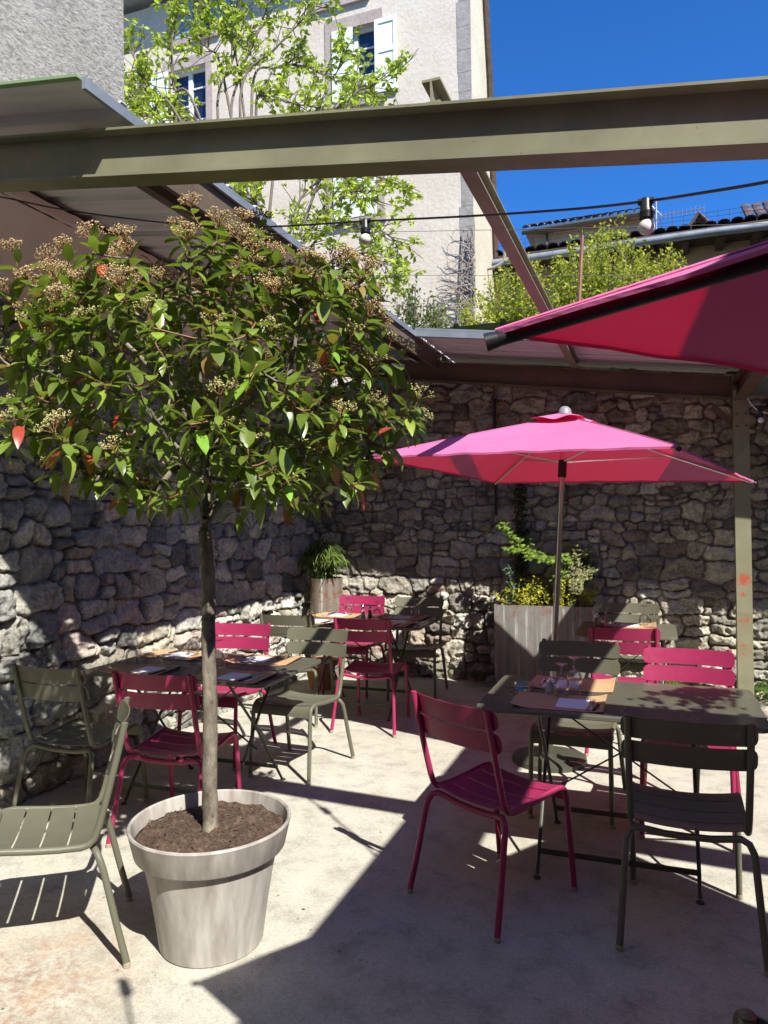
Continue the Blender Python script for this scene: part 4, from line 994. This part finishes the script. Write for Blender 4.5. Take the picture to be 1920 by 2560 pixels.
# ------------------------------------------------------------------ buildings
lb = thing('plaster_house', 'house with rough grey cast plaster rising above the roof at far left', 'building', (-6.5, .2, 0))
b = MB(); b.box((-3.2+.0,-5,0),(2.96,4.11,15)); b.build('wall', M['roughcast'], lb)
# main facade building: wall plane v = 13 with real window openings
FVp = 13.0; U1 = onp(1177,200,1,FVp).x
mb_ = thing('apartment_house', 'tall cream rendered house with mint shutters behind the courtyard', 'building', (U1-5, FVp, 0)); OX, OY = U1-5, FVp
wins = [ # u0,u1,z0,z1, left shutter state, right state, shutter mat
 (-5.73,-4.84,9.62,11.03,'closed','flat','mint'), (-9.50,-8.60,9.62,11.10,'flat','none','mint'), (-9.32,-8.42,11.72,12.45,'closed','flat','mintdark'), (-6.02,-5.12,11.62,12.45,'closed','flat','mintdark'),
 (-5.73,-4.84,7.35,8.80,'closed','closed','mint'), (-9.5,-8.6,7.35,8.8,'flat','flat','mint'), (-13.3,-12.4,9.62,11.05,'flat','flat','mint')]
us = sorted(set([-16, U1-.19]+[x for w_ in wins for x in w_[:2]])); zs_ = sorted(set([0, 12.62]+[x for w_ in wins for x in w_[2:4]]))
b = MB()
for i in range(len(us)-1):
    for j in range(len(zs_)-1):
        cx, cz_ = (us[i]+us[i+1])/2, (zs_[j]+zs_[j+1])/2
        if any(w_[0] < cx < w_[1] and w_[2] < cz_ < w_[3] for w_ in wins): continue
        b.add([(us[i]-OX,0,zs_[j]),(us[i+1]-OX,0,zs_[j]),(us[i+1]-OX,0,zs_[j+1]),(us[i]-OX,0,zs_[j+1])],[(0,1,2,3)])
for w_ in wins:
    a0,a1,c0,c1 = w_[0]-OX,w_[1]-OX,w_[2],w_[3]; dp = .24
    b.add([(a0,0,c0),(a1,0,c0),(a1,0,c1),(a0,0,c1),(a0,dp,c0),(a1,dp,c0),(a1,dp,c1),(a0,dp,c1)],[(0,4,5,1),(1,5,6,2),(2,6,7,3),(3,7,4,0)])
b.build('wall', M['plaster'], mb_)
# side wall (right flank), quoins, tile verge
SU = U1-OX
b = MB(); b.add([(SU,0,0),(SU,2.6,0),(SU,1.72,7.2),(SU,1.4,10.3),(SU,1.05,12.0),(SU,.7,14.2),(SU,0,14.2)],[(0,1,2,3,4,5,6)]); b.box((-11,.45,0),(SU-.6,.6,12.6))
b.build('side_wall', M['plaster2'], mb_)
b = MB(); z = 0; random.seed(3)
while z < 12.6:
    hh = rnd(.28,.5); ww = rnd(.20,.25); b.box((SU-ww,-.006,z+.004),(SU+.006,.03,min(12.6,z+hh)-.004)); z += hh
b.box((SU-.20,-.003,0),(SU-.001,.02,12.6)); b.build('quoins', M['quoin'], mb_)
b = MB()
vp = [(2.62,0.),(1.74,7.2),(1.42,10.3),(1.07,12.0),(.72,14.2)]
for (a, c), (a2, c2_) in zip(vp, vp[1:]): b.tube([(SU+.05,a,c),(SU+.05,a2,c2_)], .07, 8)
b.build('verge', M['timber'], mb_)
# roof with overhanging eaves and rafter ends
b = MB(); b.box((-11,-.62,12.78),(SU-.3,.85,12.84)); b.box((-11,-.66,12.845),(SU-.28,.9,12.98)); b.box((SU-.8,.0,12.63),(SU-.002,.4,14.2)); rfo = b.build('roof', M['rafter'], mb_)
for k in range(9): b = MB(); b.box((-10.0+k*.75,-.60,12.63),(-9.85+k*.75,-.002,12.775)); b.build('rafter', M['rafter'], rfo)
for w_ in wins:
    a0,a1,c0,c1,sl_,sr_,sm_ = w_; a0 -= OX; a1 -= OX
    b = MB(); t_ = .15
    b.box((a0-t_,-.018,c0-.02),(a0,.03,c1)); b.box((a1,-.018,c0-.02),(a1+t_,.03,c1)); b.box((a0-t_,-.02,c1+.001),(a1+t_,.03,c1+.23)); b.box((a0-t_-.03,-.07,c0-.14),(a1+t_+.03,.03,c0-.021))
    wf = b.build('window', M['quoinp'], mb_)
    b = MB(); y0,y1 = .11,.16; m = (a0+a1)/2
    b.box((a0,y0,c0),(a0+.06,y1,c1)); b.box((a1-.06,y0,c0),(a1,y1,c1)); b.box((a0+.0601,y0,c1-.07),(a1-.0601,y1,c1)); b.box((a0+.0601,y0,c0),(a1-.0601,y1,c0+.08)); b.box((m-.05,y0-.006,c0+.0801),(m+.05,y1-.006,c1-.0701))
    for q in (1,2,3):
        zq = c0+.08+(c1-c0-.15)*q/4; b.box((a0+.0601,y0+.004,zq-.014),(m-.0501,y1-.01,zq+.014)); b.box((m+.0501,y0+.004,zq-.014),(a1-.0601,y1-.01,zq+.014))
    b.build('frame', M['winframe'], wf)
    b = MB(); b.box((a0+.0605,y1-.018,c0+.0805),(a1-.0605,y1-.012,c1-.0705)); b.build('pane', M['glass_dark'], wf)
    def shutter(x0, x1, y):
        s = MB(); n = 5; pw = (x1-x0)/n
        for k in range(n): s.box((x0+k*pw+.003,y,c0+.01),(x0+(k+1)*pw-.003,y+.028,c1-.01))
        s.box((x0+.001,y+.004,c0+.012),(x1-.001,y+.022,c1-.012))
        return s
    def framed(x0, x1, y):
        s = MB(); s.box((x0+.002,y+.004,c0+.012),(x1-.002,y+.022,c1-.012))
        s.box((x0,y-.014,c0+.01),(x0+.07,y+.024,c1-.01)); s.box((x1-.07,y-.014,c0+.01),(x1,y+.024,c1-.01))
        for zq in (c0+.01, (c0+c1)/2+.05, c1-.10): s.box((x0+.0701,y-.013,zq),(x1-.0701,y+.023,zq+.09))
        return s
    hw = (a1-a0)/2
    if sl_ == 'closed': shutter(a0+.004, a0+hw-.002, -.052).build('shutter', M[sm_], wf)
    elif sl_ == 'flat': framed(a0-hw-.01, a0-.01, -.062).build('shutter', M[sm_], wf)
    if sr_ == 'closed': shutter(a1-hw+.002, a1-.004, -.052).build('shutter', M[sm_], wf)
    elif sr_ == 'flat': framed(a1+.01, a1+hw+.01, -.062).build('shutter', M[sm_], wf)
# iron window guard of the open window
a0,a1,c0 = -5.26-OX, -4.84-OX, 9.62
b = MB(); b.tube([(a0,-.02,c0+.42),(a1,-.02,c0+.42)], .012, 6)
for k in range(2):
    cx = a0+.12+.2*k; b.tube([(cx+.08*math.cos(t_), -.02, c0+.28+.12*math.sin(t_)) for t_ in [i*.6 for i in range(-2,8)]], .010, 5)
b.build('window_guard', M['winframe'], mb_)

# building at right: tan wall under a deep tiled eave with gutter
VB3 = 15.0
rb_ = thing('tiled_house', 'low tan house with deep tiled eave and long gutter behind the yellow shrub', 'building', (0, VB3, 0))
b = MB(); b.box((-3.9,.5,0),(6.0,4.0,6.9)); b.build('wall', M['plaster3'], rb_)
b = MB(); b.box((-3.9,-.28,6.80),(6.0,.499,6.87))
for k in range(16): b.box((-3.8+k*.62,-.26,6.66),(-3.66+k*.62,.6,6.799))
b.build('eave', M['timber'], rb_)
b = MB(); b.tube([(-3.7,-.34,6.71),(1.0,-.34,6.75),(6.0,-.34,6.66)], .075, 10); b.tube([(-3.45,-.34,6.8),(-3.45,.46,6.4),(-3.45,.46,0)], .045, 8); b.build('gutter', M['zinc'], rb_, smooth=40)
def tiles(mb, u0, u1, v0, z0, v1, z1, per=.22, rows=6):
    nu = int((u1-u0)/per)
    for i in range(nu):
        for j in range(rows):
            a, c = j/rows, (j+1)/rows+.02; u = u0+i*per+rnd(-.01,.01); h0 = rnd(0,.02)
            def fn(s, t_): an = PI*s; return (u+per*.5-per*.5*math.cos(an), v0+(v1-v0)*(a+(c-a)*t_), z0+(z1-z0)*(a+(c-a)*t_)+.075*math.sin(an)+h0-.02*t_+.02)
            mb.grid(fn, 5, 1)
b = MB(); tiles(b, -3.9, 6.0, -.30, 6.88, 2.2, 7.05); b.build('roof', M['tiledark'], rb_)
# flue + ridge lump at right
b = MB(); b.tube([(3.0,.4,7.1),(3.0,.4,7.95)], .11, 10); b.lathe([(.0001,8.05),(.17,7.95),(.17,7.92),(.0001,7.92)], (3.0,.4,0), 12); b.build('chimney', M['zinc'], rb_, smooth=40)
ut = thing('roof_dormer', 'dark tiled roof hip rising at the far right above the eave', 'roof', (3.4, 17.2, 0))
b = MB(); tiles(b, -1.4, 3.2, 0, 7.55, 1.8, 8.75); b.box((-1.2,.8,6.9),(3.1,1.9,7.9)); b.build('roof_slope', M['tiledark'], ut)
gb = thing('gable_roof', 'small broken grey gable roof peak between the antenna and the right edge', 'roof', (.98, 17.0, 0))
b = MB(); b.add([(-.42,0,7.45),(.42,0,7.45),(0,0,7.98),(-.42,1,7.45),(.42,1,7.45),(0,1,7.98)],[(0,1,2),(3,5,4),(0,2,5,3),(1,4,5,2)]); b.tube([(-.46,-.05,7.42),(0,-.05,8.0),(.46,-.05,7.42)], .05, 6); b.build('gable', M['tiledark'], gb)
# upper hut
ht = thing('attic_house', 'grey-cream attic storey with reddish tiled roof above the gutter', 'building', (-1.45, 20.0, 0))
b = MB(); b.box((-1.45,0,0),(1.25,3,9.2)); b.box((1.2501,.02,0),(1.45,3,9.19)); b.build('wall', M['plaster4'], ht)
b = MB(); tiles(b, -1.75, 1.6, -.35, 9.27, 2.6, 10.45, .2, 8); b.box((-1.7,-.3,9.20),(1.55,3.0,9.26)); b.build('roof', M['tile'], ht)
b = MB(); b.tube([(-1.75,-.42,9.16),(1.6,-.42,9.2)], .07, 8); b.tube([(-1.15,-.1,0),(-1.15,-.1,9.15)], .045, 8); b.build('gutter', M['legdark'], ht, smooth=40)
b = MB(); b.box((.0,-.012,8.25),(.35,.01,8.6)); b.build('window', M['glass_dark'], ht)
# antenna
an = thing('tv_antenna', 'thin comb-shaped television antenna on a mast against the sky', 'antenna', tuple(onp(1640,640,1,17.5)))
b = MB(); top = onp(1640,515,1,17.5)-onp(1640,640,1,17.5); b.tube([(0,0,-.6),(top.x,0,top.z+.1)], .022, 6); b.build('mast', M['alu'], an)
b = MB(); q0 = Vector((-.05,0,top.z-.25)); q1 = q0+Vector((1.05,0,.05)); b.tube([q0,q1], .012, 5)
for k in range(13): c_ = q0+(q1-q0)*(k/12); b.tube([c_+Vector((0,-.05,-.11)), c_+Vector((0,.05,.11))], .006, 4)
b.tube([q0+Vector((-.05,0,.3)), q0+Vector((.2,0,0)), q0+Vector((-.05,0,-.3))], .012, 5); b.build('yagi_array', M['alu'], an)
# bird mesh fence on the eave
b = MB()
for k in range(46): b.tube([(-3.8+k*.2,VB3+.1,6.95),(-3.8+k*.2,VB3+.1,7.30)], .006, 3)
for zq in (7.1,7.2,7.29): b.tube([(-3.8,VB3+.1,zq),(5.4,VB3+.1,zq)], .004, 3)
tag(b.build('bird_fence', M['legdark']), 'fine wire bird fence along the tiled eave', 'fence')
# rusty rod in front of the yellow shrub
b = MB(); b.tube([at(1446,800,8.6), at(1456,590,8.6)], .022, 6); b.tube([at(1446,800,8.6), (at(1446,800,8.6).x, at(1446,800,8.6).y, 0)], .022, 6); tag(b.build('iron_rod', M['twigred']), 'thin rusty iron rod standing in front of the yellow shrub', 'rod')
# wall lamp + conduit on tan wall
b = MB(); p = at(1222,672,14.4); b.tube(smooth_path([p+Vector((-.25,0,.1)), p, p+Vector((.28,0,.1)), p+Vector((.32,0,.35))]), .03, 6); cb_ = thing('cable_box', 'grey cable box with looped conduit on the tan wall', 'cable box', tuple(p)); b.v = [(x-p.x,y-p.y,z-p.z) for x,y,z in b.v]; b.build('conduit', M['quoin'], cb_); b = MB(); b.box((-.32,-.05,-1.0),(-.02,.05,-.5)); b.build('box', M['quoin'], cb_)

# restaurant building and side wing behind and to the right of the viewer: unseen, added to block skylight
rs = thing('sky_blocker_rear', 'unseen tan restaurant building added behind the viewer to block skylight', 'building', (0,-3.6,0))
b = MB(); b.box((-9,-4,0),(9,0,7.9)); b.build('wall', M['plaster3'], rs)
b = MB(); b.box((-9.2,-4.2,7.91),(9.2,.06,8.05)); b.build('roof', M['tiledark'], rs)
for k in range(4):
    b = MB(); x = -5.5+k*3.4; b.box((x,.002,.05),(x+1.3,.05,2.3)); d_ = b.build('door', M['timber'], rs)
    b = MB(); b.box((x+.12,.052,.9),(x+1.18,.06,2.15)); b.build('pane', M['glass_dark'], d_)
wg = thing('sky_blocker_wing', 'unseen low wing added along the right of the terrace to block skylight', 'building', (3.4,1.5,0))  # unseen wing, added to keep skylight off the terrace
b = MB(); b.box((0,-5,0),(4,7.4,3.0)); b.build('wall', M['plaster3'], wg)
b = MB(); b.box((-.15,-5.1,3.01),(4.2,7.5,3.12)); b.build('roof', M['tiledark'], wg)

nb = thing('sky_blocker_right', 'unseen tall tan house added beyond the right end of the terrace to block skylight', 'building', (4.0,6.6,0))  # unseen house, added to cut the skylight coming from the right
b = MB(); b.box((0,0,0),(8,7,8.8)); b.build('wall', M['plaster3'], nb)
b = MB(); b.box((-.1,-.1,8.81),(8.1,7.1,8.95)); b.build('roof', M['tiledark'], nb)
# bolts on the steel work, plant litter on the floor
for (px_, pz_) in ((.635,2.40),(.705,2.40),(.635,2.30),(.705,2.30)):
    b = MB(); b.lathe([(.0001,.010),(.009,.010),(.010,0),(.0001,0)], (0,0,0), 6, Matrix.Translation((px_-.67,-.058,pz_)) @ Matrix.Rotation(PI/2,4,'X')); b.build('bolt', M['steelbrownshade'], po)
random.seed(31); b = MB()
for k in range(150):
    if random.random() < .6: a = rnd(0,6.28); q = rnd(.25,1.6); x, y = PX+q*math.cos(a), PY+q*math.sin(a)
    else: x, y = rnd(-3.1,1.0), rnd(1.9,6.8)
    if x < -3.3 or math.hypot(x-PX, y-PY) < .24: continue
    L = rnd(.004,.02); c = random.choice([(.20,.12,.06),(.30,.20,.11),(.12,.09,.06),(.16,.20,.06)])
    leaf_geo(b, Vector((x,y,.003)), Vector((rnd(-1,1),rnd(-1,1),rnd(.0,.25))), Vector((0,0,1)), L, L*rnd(.25,.6), c, rnd(-.2,.2), .3, 2)
lt = b.build('leaf_litter', M['leaf3']); lt['kind'] = 'stuff'; lt['label'] = 'tiny dry leaf bits scattered on the concrete floor'; lt['category'] = 'litter'

# ------------------------------------------------------------------ background vegetation
random.seed(77)
def star_clump(le, p, s, cf):
    for _ in range(random.randint(5,8)):
        d = rdir(); d.z = d.z*.6-.25; c = cf(); L = s*rnd(.6,1.15)
        sd = d.cross(Vector((rnd(-1,1),rnd(-1,1),rnd(-1,1)))).normalized(); d.normalize(); q = p+rdir()*s*.22; m = q+d*L*.45
        le.add([q, m-sd*L*.26, q+d*L, m+sd*L*.26], [(0,1,2,3)], c)
st_t = thing('spring_tree', 'tall tree with fresh yellow-green leaves in front of the shuttered house', 'tree', tuple(Vector((at(660,1400,10).x, at(660,1400,10).y, 0))))
SO = Vector(st_t.location); br = MB(); le = MB()
cf = lambda: (lambda k, y: (.42*k+y, .52*k+y, .07*k))(rnd(.55,1.3), rnd(0,.05))
base = at(655,760,10); b = MB(); b.tube([Vector((0,0,0)), at(650,1200,10)-SO+Vector((.05,0,0)), base-SO], [.13,.11,.09], 10); b.build('trunk', M['bark'], st_t, smooth='all')
lines = [[(655,760),(580,330),(600,190),(640,90),(675,0),(695,-80)], [(655,760),(545,300),(585,140),(590,40),(600,-60)], [(655,760),(490,270),(437,222),(430,120),(440,40),(452,-50)],
 [(655,760),(450,300),(380,235),(345,165),(322,115)], [(655,760),(630,230),(690,170),(760,165),(830,192),(862,130)], [(655,760),(600,250),(690,120),(760,45),(800,-20)],
 [(690,760),(860,285),(930,215),(990,180)], [(690,760),(760,600),(850,470),(930,440),(1015,470)], [(690,760),(720,640),(790,560),(880,480),(930,500)], [(690,760),(800,590),(900,560),(985,600),(990,660)],
 [(655,760),(650,560),(620,480),(560,440)], [(655,760),(420,330),(370,290),(335,260)], [(655,760),(520,340),(450,300),(400,270),(345,200)], [(655,760),(640,300),(660,240),(740,260),(800,270)],
 [(655,760),(700,330),(780,280),(850,270),(900,240)], [(690,760),(850,640),(940,650),(985,690)], [(655,760),(560,200),(520,120),(490,60),(500,-30)], [(690,760),(740,520),(820,440),(870,450)], [(655,760),(600,200),(560,60),(540,-20)]]
for ln in lines:
    D0 = 10+rnd(-.5,.6); pts = [at(x, y, 10+(D0-10)*min(1,i/1.5))-SO for i, (x, y) in enumerate(ln)]
    pts = smooth_path(pts, 7); m = len(pts); br.tube(pts, [.016*(1-i/m)+.006 for i in range(m)], 6)
    for i in range(m//5, m):
        if ln[0][0] == 655 and i < m//3: continue
        for _ in range(2 if random.random() < .8 else 1):
            d = (pts[min(i+1,m-1)]-pts[i-1]).normalized()*.6+rdir()*.75; d.y *= .8; L = rnd(.15,.52); e = pts[i]+d.normalized()*L+Vector((0,0,.05)); br.tube([pts[i], (pts[i]+e)/2+rdir()*.03, e], [.009,.006,.004], 4, caps=False)
            for t_ in (.5,.8,1.):
                if random.random() < .66: star_clump(le, pts[i]*(1-t_)+e*t_+rdir()*.06, .105, cf)
    star_clump(le, pts[-1], .12, cf)
br.build('branches', M['twiggrey'], st_t, smooth='all'); le.build('leaves', M['leaf2'], st_t)
# yellow-green shrub behind the wall
sh_c = at(1450,900,9.6); ys = thing('willow_shrub', 'yellow-green upright shrub rising behind the roof at right', 'shrub', (sh_c.x, sh_c.y, 0)); SO = Vector(ys.location)
prof = [(1150,790),(1200,735),(1240,690),(1290,645),(1340,665),(1400,650),(1450,588),(1500,590),(1560,568),(1610,640),(1660,640),(1700,635),(1740,690),(1790,700)]
br = MB(); le = MB(); cy = lambda: (lambda k: (.40*k,.42*k,.045*k))(rnd(.5,1.25))
for k in range(230):
    a = rnd(0,len(prof)-1.001); i = int(a); f_ = a-i; x = prof[i][0]*(1-f_)+prof[i+1][0]*f_; y = prof[i][1]*(1-f_)+prof[i+1][1]*f_+rnd(-12,150); D = 9.6+rnd(-.6,.6)
    tip = at(x, y, D)-SO; bs = at(1450+(x-1450)*.55, 980, 9.6+(D-9.6)*.4)-SO; pts = smooth_path([bs, (bs+tip)/2+rdir()*.08, tip], 8); m = len(pts)
    br.tube(pts, [.012*(1-i_/m)+.002 for i_ in range(m)], 4, caps=False)
    for i_ in range(3, m):
        for _ in range(13):
            p = pts[i_]+rdir()*rnd(.02,.10)+Vector((0,0,rnd(-.1,.1))); c = cy(); d = rdir(); d.z = abs(d.z); L = rnd(.035,.07); sd = d.cross(rdir()).normalized()
            le.add([p, p+d*L*.5-sd*L*.28, p+d*L, p+d*L*.5+sd*L*.28], [(0,1,2,3)], c)
br.tube([Vector((0,0,0)), at(1450,980,9.6)-SO], .06, 8); br.build('stems', M['twiggrey'], ys); le.build('leaves', M['leaf2'], ys)
# lilac-like bush left of the house corner
lc = at(1050,900,9.0); ls = thing('lilac_bush', 'small grey-green bush with purple buds beside the house corner', 'shrub', (lc.x, lc.y, 0)); SO = Vector(ls.location); br = MB(); le = MB()
for k in range(60):
    x = rnd(985,1118); top_ = 700+abs(x-1030)*.75; y = rnd(top_, 830); D = 9+rnd(-.3,.3); tip = at(x, y, D)-SO; bs = at(1050+(x-1050)*.5, 960, 9)-SO; pts = smooth_path([bs, (bs+tip)/2+rdir()*.05, tip], 6); m = len(pts)
    br.tube(pts, [.01*(1-i_/m)+.002 for i_ in range(m)], 4, caps=False)
    for i_ in range(3, m):
        for _ in range(4):
            kk = rnd(.6,1.3); c = (.13*kk,.20*kk,.06*kk) if random.random() < .75 else (.24*kk,.15*kk,.14*kk); leaf_geo(le, pts[i_]+rdir()*.06, rdir(), Vector((0,0,1)), rnd(.05,.08), .035, c, .2, .2, 2)
br.tube([Vector((0,0,0)), at(1050,960,9)-SO], .04, 8); br.build('stems', M['twiggrey'], ls); le.build('leaves', M['leaf3'], ls)
# bare climbing vine on the corner quoins
b = MB(); random.seed(12)
for k in range(80):
    x = 1172+rnd(-6,14); y = rnd(600,810); p = onp(x, y, 1, 12.93); pts = [p]; d = Vector((rnd(-1,.6),0,rnd(-.4,1))).normalized()
    for _ in range(7): d = (d+Vector((rnd(-.7,.6),0,rnd(-.6,.6)))).normalized(); pts.append(pts[-1]+d*rnd(.05,.12)+Vector((0,rnd(-.03,.01),0)))
    for q in pts: q.y = min(q.y, 12.955); q.x = min(q.x, U1+.05)
    b.tube(pts, [.010,.009,.008,.007,.006,.005,.004,.003], 4, caps=False)
b.tube([(U1-.2,12.93,0),(U1-.18,12.93,3.5),(U1-.25,12.92,5.2),(U1-.15,12.93,6.8)], [.03,.025,.02,.01], 6)
tag(b.build('bare_vine', M['twigpale']), 'tangle of leafless vine stems on the house corner', 'vine')
